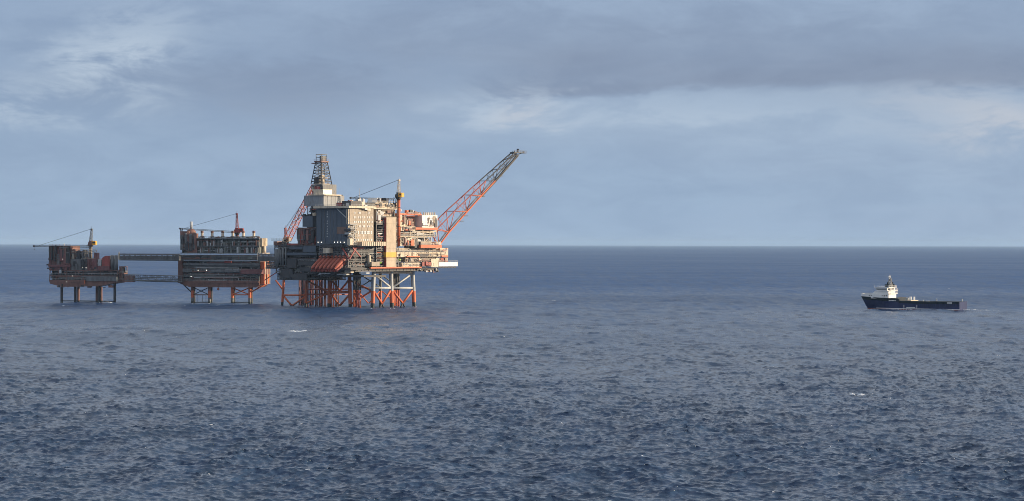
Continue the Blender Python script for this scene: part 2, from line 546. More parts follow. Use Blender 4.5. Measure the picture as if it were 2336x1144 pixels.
def ribbed_wall(mb, face, pl, u0, u1, z0, z1, step=3.0, m=0, w=0.14, o=0.12, hz=None):
    n = max(1, int(round((u1 - u0) / step)))
    for i in range(n + 1):
        u = u0 + (u1 - u0) * i / n
        put(mb, face, pl, u - w/2, u + w/2, 0.0, o, z0, z1, m)
    if hz:
        k = max(1, int(round((z1 - z0) / hz)))
        for i in range(k + 1):
            z = z0 + (z1 - z0) * i / k
            put(mb, face, pl, u0, u1, 0.0, o * 1.6, z - w/2, z + w/2, m)

def leg(T, p0, p1, r, mats=('orange',), cuts=(), weed=2.0, n=12):
    """tubular leg, top p0 to foot p1; cuts are heights where the paint changes, the foot is weeded"""
    mb = MB(); p0 = Vector(p0); p1 = Vector(p1)
    zs = [p0.z] + list(cuts) + [weed, p1.z]
    ms = list(mats) + ['growth']
    for i in range(len(zs) - 1):
        q0 = p0.lerp(p1, (p0.z - zs[i]) / (p0.z - p1.z)); q1 = p0.lerp(p1, (p0.z - zs[i+1]) / (p0.z - p1.z))
        mb.cyl(q0, q1, r, n=n, m=min(i, len(ms) - 1), caps=False)
    return T.part('leg', mb, ms, smooth=True)
def brace(T, p0, p1, r, mat='orange', n=8):
    mb = MB(); mb.cyl(p0, p1, r, n=n)
    return T.part('brace', mb, mat, smooth=True)
def lamp(T, p, r=0.3, parent=None):
    mb = MB(); mb.dome(p, r, 0, 8, 4)
    return T.part('floodlight', mb, 'lamp', parent)

# ------------------------------------------------------------------ cranes
def crane(F, a, xb, y_foot, y_ring, y_top, xtop, boom, label, ped='orange', house='dark', cabcol='yellow', rped=1.3, cabside=1, mast='steel', boomcol='steel', bw=1.6, housew=3.0, rch=.13):
    """pedestal crane with machinery house, gantry mast and lattice boom lying in the plane a"""
    b = F.B(xb, a)
    z0, z1, z2 = F.Z(y_foot, a, b), F.Z(y_ring, a, b), F.Z(y_top, a, b)
    T = Thing('pedestal_crane', label, 'crane', F, (a, b, z0), 'pedestal cranes on the platforms')
    mb = MB(); mb.cyl((a, b, z0), (a, b, z1 - 0.6), rped, rped, 14)
    p = T.part('pedestal', mb, ped, smooth=True)
    mb = MB()
    for k in range(4):
        z = z0 + (z1 - z0) * (0.2 + 0.2 * k); mb.cyl((a, b, z), (a, b, z + 0.3), rped * 1.18, n=14)
    mb.bar((a - rped - 0.25, b - 0.3, z0), (a - rped - 0.25, b - 0.3, z1 - 1), 0.15); mb.bar((a - rped - 0.25, b + 0.3, z0), (a - rped - 0.25, b + 0.3, z1 - 1), 0.15)
    T.part('ladder', mb, 'dark', p)
    mb = MB(); mb.cyl((a, b, z1 - 0.6), (a, b, z1), rped * 1.5, n=16)
    mb.cyl((a, b, z1 - 0.9), (a, b, z1 - 0.75), rped * 2.3, n=16)
    railing(mb, 'L', a, b - rped * 2.2, b + rped * 2.2, z1 - 0.75, rped * 1.9)
    T.part('slew_ring', mb, 'dark')
    mb = MB(); hw = housew
    mb.box(a - 1.6, a + 1.6, b - hw * 0.5, b + hw * 0.5, z1 + 0.02, z1 + 2.6)
    mb.box(a - 1.3, a + 1.3, b - hw * 0.35, b + hw * 0.3, z1 + 2.62, z1 + 3.8)
    gear(mb, 'L', a - 1.6, b - hw * 0.5, b + hw * 0.5, z1 + 0.2, z1 + 2.4, random.Random(int(xb)), 5, 0.7)
    mh = T.part('machinery_house', mb, house)
    mb = MB(); c = b - cabside * (hw * 0.5 + 1.6)
    mb.prism([(c - 1.5, z1 + 0.5), (c + 1.5, z1 + 0.5), (c + 1.5, z1 + 3.0), (c + 1.1, z1 + 3.5), (c - 1.1, z1 + 3.5), (c - 1.5, z1 + 3.0)], a - 1.9, a + 0.7)
    oc = T.part('operator_cab', mb, cabcol)
    mb = MB(); mb.box(a - 1.93, a - 1.9, c - 1.1, c + 1.1, z1 + 1.7, z1 + 2.8)
    T.part('window', mb, 'glass', oc)
    # gantry mast
    bt = F.B(xtop, a)
    top = Vector((a, bt, z2)); mb = MB()
    mb.truss((a, b, z1 + 3.6), (a, bt, z2 - 1.2), 1.8, 0.9, 1.8, 0.9, max(4, int((z2 - z1) / 2.2)), 0.17, 0.09)
    mb.box(a - 0.7, a + 0.7, bt - 0.7, bt + 0.7, z2 - 1.2, z2)
    mb.bar((a, bt, z2), (a, bt, z2 + 1.6), 0.14)
    T.part('gantry_mast', mb, mast)
    (x0, y0), (x1, y1) = boom
    p0 = F.pL(x0, y0, a); p1 = F.pL(x1, y1, a)
    mb = MB(); L = (p1 - p0).length
    mb.truss(p0, p1, bw, bw * 0.7, bw * 0.9, bw * 0.5, max(6, int(L / 2.4)), rch, rch * .55)
    d = (p1 - p0).normalized()
    mb.cyl(p1 + d * 0.2 + Vector((-bw * 0.4, 0, 0)), p1 + d * 0.2 + Vector((bw * 0.4, 0, 0)), 0.7, n=10)
    T.part('boom', mb, boomcol)
    mb = MB()
    for o in (-0.35, 0.35):
        mb.bar(top + Vector((o, 0, -0.2)), p1.lerp(p0, 0.08) + Vector((o, 0, 0.4)), 0.11)
    T.part('boom_rope', mb, 'dark')
    mb = MB(); hk = p1 + Vector((0, 0, -2.2))
    mb.bar(p1, hk, 0.08); mb.cyl(hk, hk - Vector((0, 0, 0.9)), 0.3, 0.12, 8)
    T.part('hook_block', mb, 'dark')
    T.finish()
    return T

# ------------------------------------------------------------------ the main platform
FM = Frame(798, 1478, 50)
PM = Thing('oil_platform', 'largest and nearest of the three offshore platforms, stacked decks on orange and pale legs', 'oil platform', FM, (0, 0, 0))
def zR(y, a=40, b=0): return FM.Z(y, a, b)
def zL(y, b=30, a=0): return FM.Z(y, a, b)

# jacket: front row of legs under the sunlit side, long row running back under the shaded side
JA = 31.0
jb = FM.B(850, JA)
def JP(px, y, a): return FM.pL(px, y, a)
zdk = zR(621, 40, 5)
a895, a945 = FM.A(895, jb), FM.A(945, jb)
def jr(px, y): return FM.pR(px, y, jb)
for px0, px1 in ((853, 849.5), (892, 894.5), (941, 946)):
    t = jr(px0, 612); f = jr(px1, 704); f.z = -4
    leg(PM, t, f, 1.4, ('palegrey', 'orange'), (FM.Z(664, t.x, jb),), 3.4)
for (p, q, r, m) in (((853, 626), (893, 657), .42, 'palegrey'), ((940, 625), (895, 657), .42, 'palegrey'),
                     ((852, 657.5), (893, 657.5), .5, 'palegrey'), ((894, 657.5), (942, 657.5), .5, 'palegrey'),
                     ((852, 622), (941, 622), .6, 'cream'),
                     ((852, 663), (872, 694), .5, 'orange'), ((892, 662), (871, 694), .5, 'orange'),
                     ((895, 662), (919, 692), .5, 'orange'), ((942, 662), (919, 692), .5, 'orange'),
                     ((871, 693), (865, 705), .42, 'dark'), ((871, 693), (877, 705), .42, 'dark'),
                     ((919, 692), (913, 705), .42, 'dark'), ((919, 692), (926, 705), .42, 'dark')):
    brace(PM, jr(*p), jr(*q), r * 1.55, m)
# second row behind
jb2 = jb + 40
for px0, px1, m in ((818, 815, 'greengrey'), (868, 868, 'greengrey'), (906, 908, 'greengrey')):
    t = FM.pR(px0, 612, jb2); f = FM.pR(px1, 698, jb2); f.z = -4
    leg(PM, t, f, 1.0, (m, 'orange'), (FM.Z(664, t.x, jb2),), 2.0)
for (p, q, m) in (((820, 626), (867, 655), 'greengrey'), ((868, 626), (822, 655), 'greengrey'), ((868, 626), (905, 652), 'greengrey'), ((816, 657), (908, 657), 'greengrey'), ((817, 664), (840, 692), 'orange'), ((867, 664), (842, 692), 'orange'), ((870, 664), (905, 692), 'orange')):
    brace(PM, FM.pR(*p, jb2), FM.pR(*q, jb2), 0.4, m)
# long shaded side: legs along b at a = JA
def jl(px, y): return FM.pL(px, y, JA)
for px0, px1, r in ((752, 751, 1.3), (797, 800, 1.3), (649, 643, 0.9), (700, 697, 0.9)):
    t = jl(px0, 618); f = jl(px1, 697); f.z = -4
    leg(PM, t, f, r, ('orange',), (), 2.6)
for (p, q, r) in (((755, 666.5), (799, 666.5), .55), ((757, 640), (776, 664), .42), ((797, 638), (776, 664), .42),
                  ((754, 671), (775, 697), .45), ((798, 672), (776, 697), .45), ((799, 640), (848, 664), .4), ((800, 695), (848, 664), .4),
                  ((646, 674), (697, 674), .42), ((648, 677), (665, 697), .42), ((697, 677), (668, 697), .42), ((700, 640), (750, 668), .4), ((699, 692), (750, 668), .4),
                  ((629, 640), (646, 662), .35)):
    brace(PM, jl(*p), jl(*q), r * 1.65, 'orange')
rnd = random.Random(11)
def conductor(T, px, a, y0, r, mats, cut=None):
    t = FM.pL(px, y0, a); mb = MB()
    if cut is None:
        mb.cyl((t.x, t.y, -4), t, r, n=8)
    else:
        zc = FM.Z(cut, a, t.y)
        mb.cyl((t.x, t.y, -4), (t.x, t.y, zc), r, n=8); mb.cyl((t.x, t.y, zc + .01), t, r, n=8, m=1)
    T.part('conductor_pipe', mb, mats, smooth=True)
for i, px in enumerate(np.linspace(683, 744, 27)):
    conductor(PM, px + rnd.uniform(-1, 1), JA + rnd.uniform(4, 26), 628, rnd.uniform(.3, .55), [rnd.choice(('rust', 'maroon', 'maroon', 'plum', 'plum', 'dark'))])
for i, px in enumerate((757, 761, 765, 768, 772)):
    conductor(PM, px, JA + rnd.uniform(2, 8), 628, rnd.uniform(.3, .5), [rnd.choice(('orange', 'orange', 'rust'))])
for i, px in enumerate((807, 810.5, 814, 818, 822)):
    conductor(PM, px, JA - 4 + rnd.uniform(-2, 6), 616, rnd.uniform(.45, .7), [rnd.choice(('orange', 'maroon')), rnd.choice(('dark', 'greengrey', 'steel'))], 662)
for i, px in enumerate((899, 902, 906, 910)):
    conductor(PM, px, FM.A(px, jb2 - 12) , 616, .55, ['orange', 'dark'], 662)
mb = MB()
for z in (zL(664, 30, JA), zL(676, 30, JA)):
    mb.box(JA + 3, JA + 27, FM.B(738, JA), FM.B(684, JA), z, z + 0.8)
PM.part('conductor_guide', mb, 'maroon')
mb = MB(); v = boxL(FM, mb, 747, 758, 636, 641, JA - 2.5, 5)
PM.part('leg_cap', mb, 'cream')

# cellar deck and girders
zc0 = zR(619.5, 40, 2)
aR = FM.A(1000, 2)
mb = MB()
mb.box(2.0, aR, 2.0, 50, zR(619, 40, 2), zR(612, 40, 2))
PM.part('cellar_deck', mb, 'dark')
mb = MB()
n = 26
for i in range(n):
    a = 3 + (aR - 4) * i / (n - 1)
    put(mb, 'R', 2.0, a - .12, a + .12, 0.003, .3, zR(619, a, 2), zR(612.5, a, 2))
mb.box(2.2, aR - .2, 1.4, 1.995, zR(613.2, 40, 2), zR(612.2, 40, 2)); mb.box(2.2, aR - .2, 1.4, 1.995, zR(619.4, 40, 2), zR(618.4, 40, 2))
PM.part('girder', mb, 'steel')
mb = MB(); v = boxR(FM, mb, 846, 962, 609.4, 612.6, -0.6, 1.4)
PM.part('girder', mb, 'orange', label='red painted deck edge girder')
# drilling side, all in shade: four storeys of open deck between x 625 and 722
bL0, bL1 = FM.B(722, 3), FM.B(625, 3)
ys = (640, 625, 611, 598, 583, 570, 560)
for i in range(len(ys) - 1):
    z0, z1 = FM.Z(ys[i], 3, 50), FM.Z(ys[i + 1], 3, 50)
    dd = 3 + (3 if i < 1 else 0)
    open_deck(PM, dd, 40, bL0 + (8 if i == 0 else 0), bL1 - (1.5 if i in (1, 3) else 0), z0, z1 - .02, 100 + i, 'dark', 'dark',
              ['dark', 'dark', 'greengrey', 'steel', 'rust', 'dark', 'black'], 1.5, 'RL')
mb = MB()   # solid cladding panels on the shaded front
for (x0, x1, y0, y1, m) in ((650, 722, 577, 582.5, 0), (655, 676, 590, 612, 1), (680, 716, 598, 606, 1), (660, 690, 563, 569, 0), (640, 668, 614, 634, 1), (692, 720, 562, 576, 0), (668, 700, 626, 640, 1)):
    boxL(FM, mb, x0, x1, y0, y1, 2.2, .75, m)
PM.part('wall_panel', mb, ['bluegrey', 'dark'])
mb = MB(); rnd = random.Random(5)
for i, px in enumerate((629, 633, 637, 641, 646, 652)):
    p = FM.pL(px, rnd.uniform(600, 612), 2.0); q = FM.pL(px, rnd.uniform(564, 570), 2.0)
    q.y = p.y; mb.cyl(p, q, rnd.uniform(.4, .8), n=10)
PM.part('riser_pipe', mb, 'steel', smooth=True)

# accommodation block: tan sunlit side and blue-grey shaded side
aA1 = FM.A(852, 0); bA1 = FM.B(722, 0)
zA0, zA1 = FM.Z(561, 0, 0), FM.Z(476, 0, 0)
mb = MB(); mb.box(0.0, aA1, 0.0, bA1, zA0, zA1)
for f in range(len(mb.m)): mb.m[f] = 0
mb.m[5] = 1                       # the face towards -a carries blue-grey cladding, its colour darkened to paint in shade
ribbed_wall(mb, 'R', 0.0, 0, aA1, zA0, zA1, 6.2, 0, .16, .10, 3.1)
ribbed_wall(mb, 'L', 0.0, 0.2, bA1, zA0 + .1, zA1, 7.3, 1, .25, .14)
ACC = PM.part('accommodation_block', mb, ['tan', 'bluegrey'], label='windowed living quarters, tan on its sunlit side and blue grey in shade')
for y, xs in ((486, (809, 818.5, 821, 841)), (496.5, (808, 811, 817.5, 821, 827, 831, 838, 842, 848)), (507, (808, 811.5, 817.5, 821, 827, 831, 838, 841.5, 848)),
              (517, (819, 822, 828, 831, 838, 841.5, 848)), (531, (817, 823, 826, 830, 833, 837, 840, 843, 847)), (538, (818, 829)), (547.5, (817, 823, 829, 833, 837, 841, 847))):
    for x in xs:
        mb = MB(); p = FM.pR(x, y, 0); w = .42; h = .62 if y != 531 else .95
        mb.box(p.x - w, p.x + w, -.24, -.11, p.z - h, p.z + h, 0)
        mb.box(p.x - w * .55, p.x + w * .55, -.26, -.235, p.z - h * .55, p.z + h * .3, 1)
        PM.part('window', mb, ['white', 'palegrey'], ACC)
for y in (484, 489, 495, 505, 510, 517, 523, 528, 534, 540):
    mb = MB(); p = FM.pL(749 + (y % 3) - 1, y, 0)
    mb.box(-.26, -.15, p.y - .9, p.y + .9, p.z - .35, p.z + .35)
    PM.part('window', mb, 'palegrey', ACC)
for x in (725.5, 733, 763, 770, 777, 785):
    p = FM.pL(x, 553, -.4); lamp(PM, p, .27, ACC)
mb = MB(); boxL(FM, mb, 768, 789, 518, 534, -.18, .17)
PM.part('wall_panel', mb, 'brownpatch', ACC, label='brown panel painted as a reflection on the cladding')  # brown panel painted in for a reflection on the wall
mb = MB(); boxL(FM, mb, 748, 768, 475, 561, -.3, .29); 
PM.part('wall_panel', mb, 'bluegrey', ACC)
# roof of the block: parapet, overhanging pale deck, plant
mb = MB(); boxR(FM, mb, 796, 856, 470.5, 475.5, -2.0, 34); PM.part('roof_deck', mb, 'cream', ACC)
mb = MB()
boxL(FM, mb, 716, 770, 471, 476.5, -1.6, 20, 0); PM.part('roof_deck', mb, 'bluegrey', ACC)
mb = MB(); rz = FM.Z(470.4, 5, 5)
railing(mb, 'L', -1.0, 0, bA1, rz); railing(mb, 'R', -1.4, 0, aA1, rz)
PM.part('railing', mb, 'palegrey', ACC)
mb = MB(); p0 = FM.pL(768, 476, -.6); p1 = FM.pL(796, 503, -.6); mb.bar(p0, p1, .5)
PM.part('roof_strut', mb, 'palegrey', ACC)
# pale columns and stair at the corner
mb = MB()
for x in (791, 794.5, 797.5):
    p = FM.pL(x, 477, -1.2); q = FM.pL(x, 561 if x != 791 else 512, -1.2); mb.bar((p.x, p.y, p.z), (p.x, p.y, q.z), .5)
for x in (805, 810, 814):
    p = FM.pR(x, 511, -1.2); q = FM.pR(x, 561, -1.2); mb.bar((p.x, p.y, p.z), (p.x, p.y, q.z), .38)
PM.part('corner_column', mb, 'cream')
mb = MB()
for k, y in enumerate((512, 521, 530, 539, 548, 557)):
    boxR(FM, mb, 799, 815, y, y + .9, -3.0, 2.8)
    railing(mb, 'R', -3.0, FM.A(799, -3), FM.A(815, -3), FM.Z(y, 2, -3))
    if k < 5:
        s0, s1 = (801, 813) if k % 2 else (813, 801)
        mb.bar(FM.pR(s0, y, -2), FM.pR(s1, y + 9, -2), .45)
PM.part('outside_stair', mb, 'palegrey')
mb = MB()
boxL(FM, mb, 784, 800, 523, 528, -3.2, 3.0, 0); boxL(FM, mb, 786, 796, 531, 535, -2.5, 2.3, 1); boxL(FM, mb, 792, 799, 545, 559, -3.2, 3.0, 2)
boxL(FM, mb, 783, 786, 537, 540, -2.5, 2.3, 0)
PM.part('wall_locker', mb, ['dark', 'palegrey', 'cream'])
mb = MB(); p = FM.pL(733, 500, 0)
for x in (733, 741, 755, 761):
    q = FM.pL(x, 500, 0); mb.bar((-.3, q.y, zA0), (-.3, q.y, zA1), .22)
PM.part('pipework', mb, 'steel', ACC)

# roof plant over the living quarters
rp = Thing  # (alias keeps names short below)
mb = MB(); rnd = random.Random(21)
boxL(FM, mb, 780, 800, 459, 470, 3.0, 10, 1)
gear(mb, 'R', 6, 2, aA1 - 2, rz, rz + 5.5, rnd, 16, 4, 4); gear(mb, 'R', 14, 0, aA1, rz, rz + 4.0, rnd, 12, 4, 4)
pipes(mb, 'R', 5, 2, aA1, rz, rz + 4.5, rnd, 12, 2, .3, 4, .6)
PM.part('roof_plant', mb, ['cream', 'dark', 'maroon', 'palegrey'])
mb = MB(); boxR(FM, mb, 838, 846, 472, 481, -1.6, 1.5, 0); boxR(FM, mb, 826, 832, 470, 477, -1.8, 1.7, 2); boxR(FM, mb, 833, 838, 469, 479, -1.9, 1.7, 1)
PM.part('roof_locker', mb, ['cream', 'white', 'dark'])
mb = MB()
p = FM.pR(820, 470, 6); mb.cyl(p, p + Vector((0, 0, 5.5)), .9, .7, 10); mb.cyl(p + Vector((0, 0, 5.5)), p + Vector((0, 0, 12)), .12, .06, 6)
PM.part('vent_mast', mb, 'cream')
# upper modules between the block and the crane (x 853 to 903)
b2 = 4.0
for (x0, x1, y0, y1, bb, d, m, nm) in ((860, 884, 452, 463, 8, 9, 'white', 'plant_room'), (856, 905, 463, 476, 3, 14, 'cream', 'plant_room'), (857, 900, 478, 494, 3, 12, 'cream', 'plant_room'),
                                   (857, 866, 482, 506, .7, 2, 'tan', 'storage_tank')):
    mb = MB(); v = boxR(FM, mb, x0, x1, y0, y1, bb, d); ribbed_wall(mb, 'R', bb, v[0], v[1], v[2], v[3], 2.6, 0, .12, .1)
    rt = PM.part(nm, mb, m)
    g = MB(); gear(g, 'R', bb, v[0], v[1], v[2], v[3], random.Random(int(x0 + y0)), 10, 1.6, 5, False); pipes(g, 'R', bb, v[0], v[1], v[2], v[3], random.Random(int(x0)), 9, .9, .25, 5)
    PM.part('equipment', g, ['cream', 'dark', 'palegrey', 'rust', 'tan'], rt)
mb = MB(); v = boxR(FM, mb, 853, 906, 476, 478, .4, 14); railing(mb, 'R', .4, v[0], v[1], v[3]); railing(mb, 'R', 2, v[0], v[1], FM.Z(463, 45, 2))
PM.part('walkway', mb, 'cream')
mb = MB()
for x in (884, 890, 896, 901):
    p = FM.pR(x, 476, 3); mb.bar(p, FM.pR(x + 2, 455, 3), .3)
mb.bar(FM.pR(884, 462, 3), FM.pR(905, 470, 3), .3); mb.bar(FM.pR(886, 470, 3), FM.pR(905, 462, 3), .3)
PM.part('lattice_frame', mb, 'dark')
# dark recess behind the stair tower, x 853 to 882, y 495 to 611
aC0, aC1 = FM.A(853, 3), FM.A(905, 3)
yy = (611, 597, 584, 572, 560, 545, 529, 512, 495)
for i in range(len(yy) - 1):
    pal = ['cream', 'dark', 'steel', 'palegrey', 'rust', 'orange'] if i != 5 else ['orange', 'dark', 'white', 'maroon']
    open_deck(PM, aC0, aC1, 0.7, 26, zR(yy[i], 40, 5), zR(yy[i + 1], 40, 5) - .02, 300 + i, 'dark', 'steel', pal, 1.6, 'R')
# stair tower, tan with an orange band
mb = MB(); v = boxR(FM, mb, 881.5, 903.5, 496, 609, -1.0, 4.0)
ribbed_wall(mb, 'R', -1.0, v[0], v[1], v[2], v[3], 7.4, 0, .25, .12, 4.4)
ST = PM.part('stair_tower', mb, 'buff', label='tall narrow tan stair tower with an orange band')
mb = MB(); boxR(FM, mb, 881, 904.2, 576, 587.5, -1.5, 5.0)
PM.part('painted_band', mb, 'yellow', ST)
mb = MB(); boxR(FM, mb, 880.6, 881.4, 497, 609, -.9, 3.5); PM.part('corner_column', mb, 'maroon', ST)
# muster balcony under the lit face and gear below it
mb = MB(); v = boxR(FM, mb, 826, 879, 552, 561.5, -5, 8); ribbed_wall(mb, 'R', -5, v[0], v[1], v[2], v[3], 1.9, 0, .5, .35)
PM.part('balcony', mb, 'cream')
a0_, a1_ = 0.5, FM.A(853, 3)
for i, (y0, y1) in enumerate(((611, 597), (597, 584), (584, 573), (573, 562))):
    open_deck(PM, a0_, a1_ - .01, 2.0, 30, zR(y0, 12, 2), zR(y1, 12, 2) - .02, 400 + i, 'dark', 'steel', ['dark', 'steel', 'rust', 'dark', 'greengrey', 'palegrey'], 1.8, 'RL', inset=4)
mb = MB()
for (p, q) in (((781, 566), (797, 592)), ((805, 566), (822, 586)), ((797, 592), (812, 566)), ((776, 566), (830, 566))):
    mb.bar(FM.pR(p[0], p[1], -1.0) if p[0] > 798 else FM.pL(p[0], p[1], -1.0), FM.pR(q[0], q[1], -1.0) if q[0] > 798 else FM.pL(q[0], q[1], -1.0), .8)
PM.part('support_truss', mb, 'maroon')
mb = MB(); boxL(FM, mb, 737, 752, 566, 578, -3, 3.2); PM.part('wall_panel', mb, 'cream')
mb = MB(); boxL(FM, mb, 735, 780, 556.5, 565, -2.4, 4); PM.part('girder', mb, 'dark')
mb = MB(); boxL(FM, mb, 700, 800, 611, 616, -2.4, 12); PM.part('lifeboat_deck', mb, 'dark')
mb = MB(); railing(mb, 'L', -2.4, FM.B(800, -2.4), FM.B(700, -2.4), FM.Z(611, 0, 30))
PM.part('railing', mb, 'cream')
mb = MB(); rnd = random.Random(77)
for (x0, x1, y0, y1, m) in ((728, 752, 623, 626, 0), (768, 790, 625, 628, 0), (786, 800, 616, 623, 1), (772, 784, 616, 622, 2), (755, 765, 619, 627, 2), (820, 836, 622, 625, 0)):
    boxL(FM, mb, x0, x1, y0, y1, 1.0, 3, m)
gear(mb, 'L', 8, FM.B(800, 8), FM.B(722, 8), FM.Z(628, 8, 30), FM.Z(617, 8, 30), rnd, 14, 6, 3)
PM.part('underdeck_equipment', mb, ['palegrey', 'cream', 'dark'])
mb = MB(); boxL(FM, mb, 722, 830, 628, 632, 6, 22); PM.part('cellar_deck', mb, 'dark')
for x, y in ((868, 600), (912, 593)):
    mb = MB(); p = FM.pR(x, y, -1.2); mb.dome(p, .7, 0, 8, 4); mb.bar(p + Vector((0, .8, 0)), p + Vector((0, 3, 0)), .25)
    PM.part('navigation_light', mb, 'lime')
mb = MB(); p = FM.pR(842, 604, 1); mb.cyl(p, p + Vector((0, 0, 6)), 1.2, n=12); mb.dome(p + Vector((0, 0, 6)), 1.2, 0, 12, 3, .7, 0)
PM.part('storage_tank', mb, 'cream', smooth=True)
mb = MB(); v = boxR(FM, mb, 848, 866, 598, 608, -1.5, 5); PM.part('storage_tank', mb, 'tan')

# sunlit process side, x 905 to 1022
aP0 = FM.A(905, 3)
def modR(name, x0, x1, y0, y1, b, d, m, rib=2.6, hz=None, gn=8, pal=None, o=1.2, seed=0, w=.14):
    mb = MB(); v = boxR(FM, mb, x0, x1, y0, y1, b, d)
    ribbed_wall(mb, 'R', b, v[0], v[1], v[2], v[3], rib, 0, w, .15, hz)
    rt = PM.part(name, mb, m)
    if gn:
        g = MB(); rr = random.Random(seed or int(x0 * 7 + y0)); pal = pal or PAL_LT
        gear(g, 'R', b, v[0] + .3, v[1] - .3, v[2], v[3], rr, gn, o, len(pal), False)
        pipes(g, 'R', b, v[0] + .3, v[1] - .3, v[2] + .2, v[3], rr, gn, o * .6, .25, len(pal))
        PM.part('equipment', g, pal, rt)
    return v
modR('process_module', 913, 925, 487, 519, 6, 14, 'cream', 2.0, 3, 4)
modR('process_module', 925, 946, 499, 519, 8, 14, 'cream', 2.2, None, 10)
modR('process_module', 945, 964, 492, 519, 12, 12, 'dark', 2.5, None, 14, ['dark', 'maroon', 'rust', 'cream', 'steel'], 2.5)
modR('process_module', 963, 997, 492, 519.5, 3, 16, 'white', 4.1, 4.2, 6, ['tan', 'dark', 'cream'], .5, 0, .4)
mb = MB()
for x in (966, 971, 976, 981, 986, 991):
    p = FM.pR(x, 492, 6); mb.cyl(p, p + Vector((0, 0, 2.2)), .7, .5, 8)
PM.part('vent_cowl', mb, 'cream')
mb = MB(); rr = random.Random(3); v = boxR(FM, mb, 913, 962, 488, 490.5, 5, 16); gear(mb, 'R', 7, v[0], v[1], v[3], v[3] + 3, rr, 10, 2, 4); pipes(mb, 'R', 6, v[0], v[1], v[2] - 1.5, v[3] + 1, rr, 10, 1, .3, 4, .3)
PM.part('roof_plant', mb, ['orange', 'dark', 'white', 'rust'])
mb = MB(); boxR(FM, mb, 948, 999, 519.6, 524.5, 0, 20); PM.part('girder', mb, 'orange')
for i, (x0, x1, y0, y1) in enumerate(((906, 997, 540, 524.6), (906, 985, 555, 540))):
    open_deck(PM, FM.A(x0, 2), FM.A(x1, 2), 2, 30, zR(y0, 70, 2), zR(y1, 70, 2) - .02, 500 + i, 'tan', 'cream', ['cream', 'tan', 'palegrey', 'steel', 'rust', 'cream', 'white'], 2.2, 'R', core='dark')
modR('process_module', 914, 947, 517, 527, 0.5, 10, 'cream', 2.2, None, 8)
modR('process_module', 913, 946, 543, 562, -.5, 10, 'cream', 2.4, None, 14)
mb = MB(); boxR(FM, mb, 946, 960, 552, 566, -.5, 10, 0); PM.part('process_module', mb, 'dark')
mb = MB(); boxR(FM, mb, 960, 1008, 559, 566, -2.5, 14, 0); boxR(FM, mb, 960, 984, 551.5, 558.9, -1.5, 10, 1); PM.part('laydown_platform', mb, ['orange', 'tan'])
modR('process_module', 984, 1006, 552, 558.8, 0, 10, 'cream', 1.6, None, 7)
open_deck(PM, FM.A(906, 2), FM.A(1010, 2), 2, 30, zR(576, 70, 2), zR(566, 70, 2) - .02, 510, 'steel', 'cream', ['cream', 'tan', 'palegrey', 'steel', 'dark'], 1.8, 'R', core='black')
modR('process_module', 905, 1022, 576, 586.5, 0, 22, 'cream', 4.2, None, 9, ['cream', 'tan', 'dark', 'palegrey'], .6)
mb = MB(); boxR(FM, mb, 956, 975, 577, 586, -.4, .38); PM.part('louvre_panel', mb, 'dark')
mb = MB(); boxR(FM, mb, 928, 958, 584.5, 587, -.8, .75); boxR(FM, mb, 1008, 1022, 583, 587.2, -.7, .65); PM.part('edge_beam', mb, 'orange')
modR('process_module', 925, 1003, 589, 598, .8, 20, 'tan', 3.2, None, 14)
modR('process_module', 916, 1000, 599.5, 609, .2, 20, 'cream', 4.0, None, 10, ['cream', 'tan', 'palegrey'], .6)
mb = MB(); rr = random.Random(9); v = boxR(FM, mb, 962, 984, 598, 609, -.8, .95, 1); gear(mb, 'R', -.8, v[0], v[1], v[2], v[3], rr, 12, 1.5, 3, False); PM.part('equipment', mb, ['rust', 'dark', 'maroon'])
mb = MB(); boxR(FM, mb, 984, 1000, 591, 610, -.6, .5, 0); PM.part('ladder_frame', mb, 'cream')
open_deck(PM, FM.A(906, 2), FM.A(1000, 2), 3, 22, zR(598, 70, 2), zR(587, 70, 2) - .02, 512, 'steel', 'cream', ['cream', 'tan', 'palegrey'], 1.0, 'R', core='dark')
modR('process_module', 1004, 1022, 566.5, 575.5, 1, 12, 'cream', 2, None, 5)
modR('process_module', 1003, 1021, 588, 598.5, 1.5, 12, 'rust', 2, None, 8, ['cream', 'orange', 'tan', 'maroon'])
mb = MB(); rr = random.Random(31); v = boxR(FM, mb, 952, 998, 613, 619.5, 1, 12, 0); gear(mb, 'R', 1, v[0], v[1], v[2] - 1, v[3], rr, 16, 1.5, 3, False); PM.part('underdeck_equipment', mb, ['dark', 'rust', 'palegrey'])
# white cantilever deck at the far right corner
mb = MB(); v = boxR(FM, mb, 1001, 1044, 598.5, 608, -.5, 16)
WD = PM.part('cantilever_deck', mb, 'white', label='bright white boxed deck jutting out at the right corner')
mb = MB()
n = 12
for i in range(n):
    a = v[0] + (v[1] - v[0] - 1) * i / n; a2 = v[0] + (v[1] - v[0] - 1) * (i + 1) / n
    mb.bar((a, .2, v[2]), ((a + a2) / 2, .2, v[2] - 1.1), .25); mb.bar(((a + a2) / 2, .2, v[2] - 1.1), (a2, .2, v[2]), .25)
mb.bar((v[0], .2, v[2] - 1.1), (v[1] - 1, .2, v[2] - 1.1), .3)
PM.part('support_truss', mb, 'dark', WD)
# random catwalk railings and lamps on the lit side
mb = MB()
for (x0, x1, y, b) in ((906, 1022, 575.8, -.2), (906, 997, 540, 1.5), (925, 1003, 588.7, .3), (1001, 1044, 598.5, -.4), (960, 1008, 559, -2.4)):
    railing(mb, 'R', b, FM.A(x0, b), FM.A(x1, b), zR(y, FM.A((x0 + x1) / 2, b), b))
PM.part('railing', mb, 'palegrey')

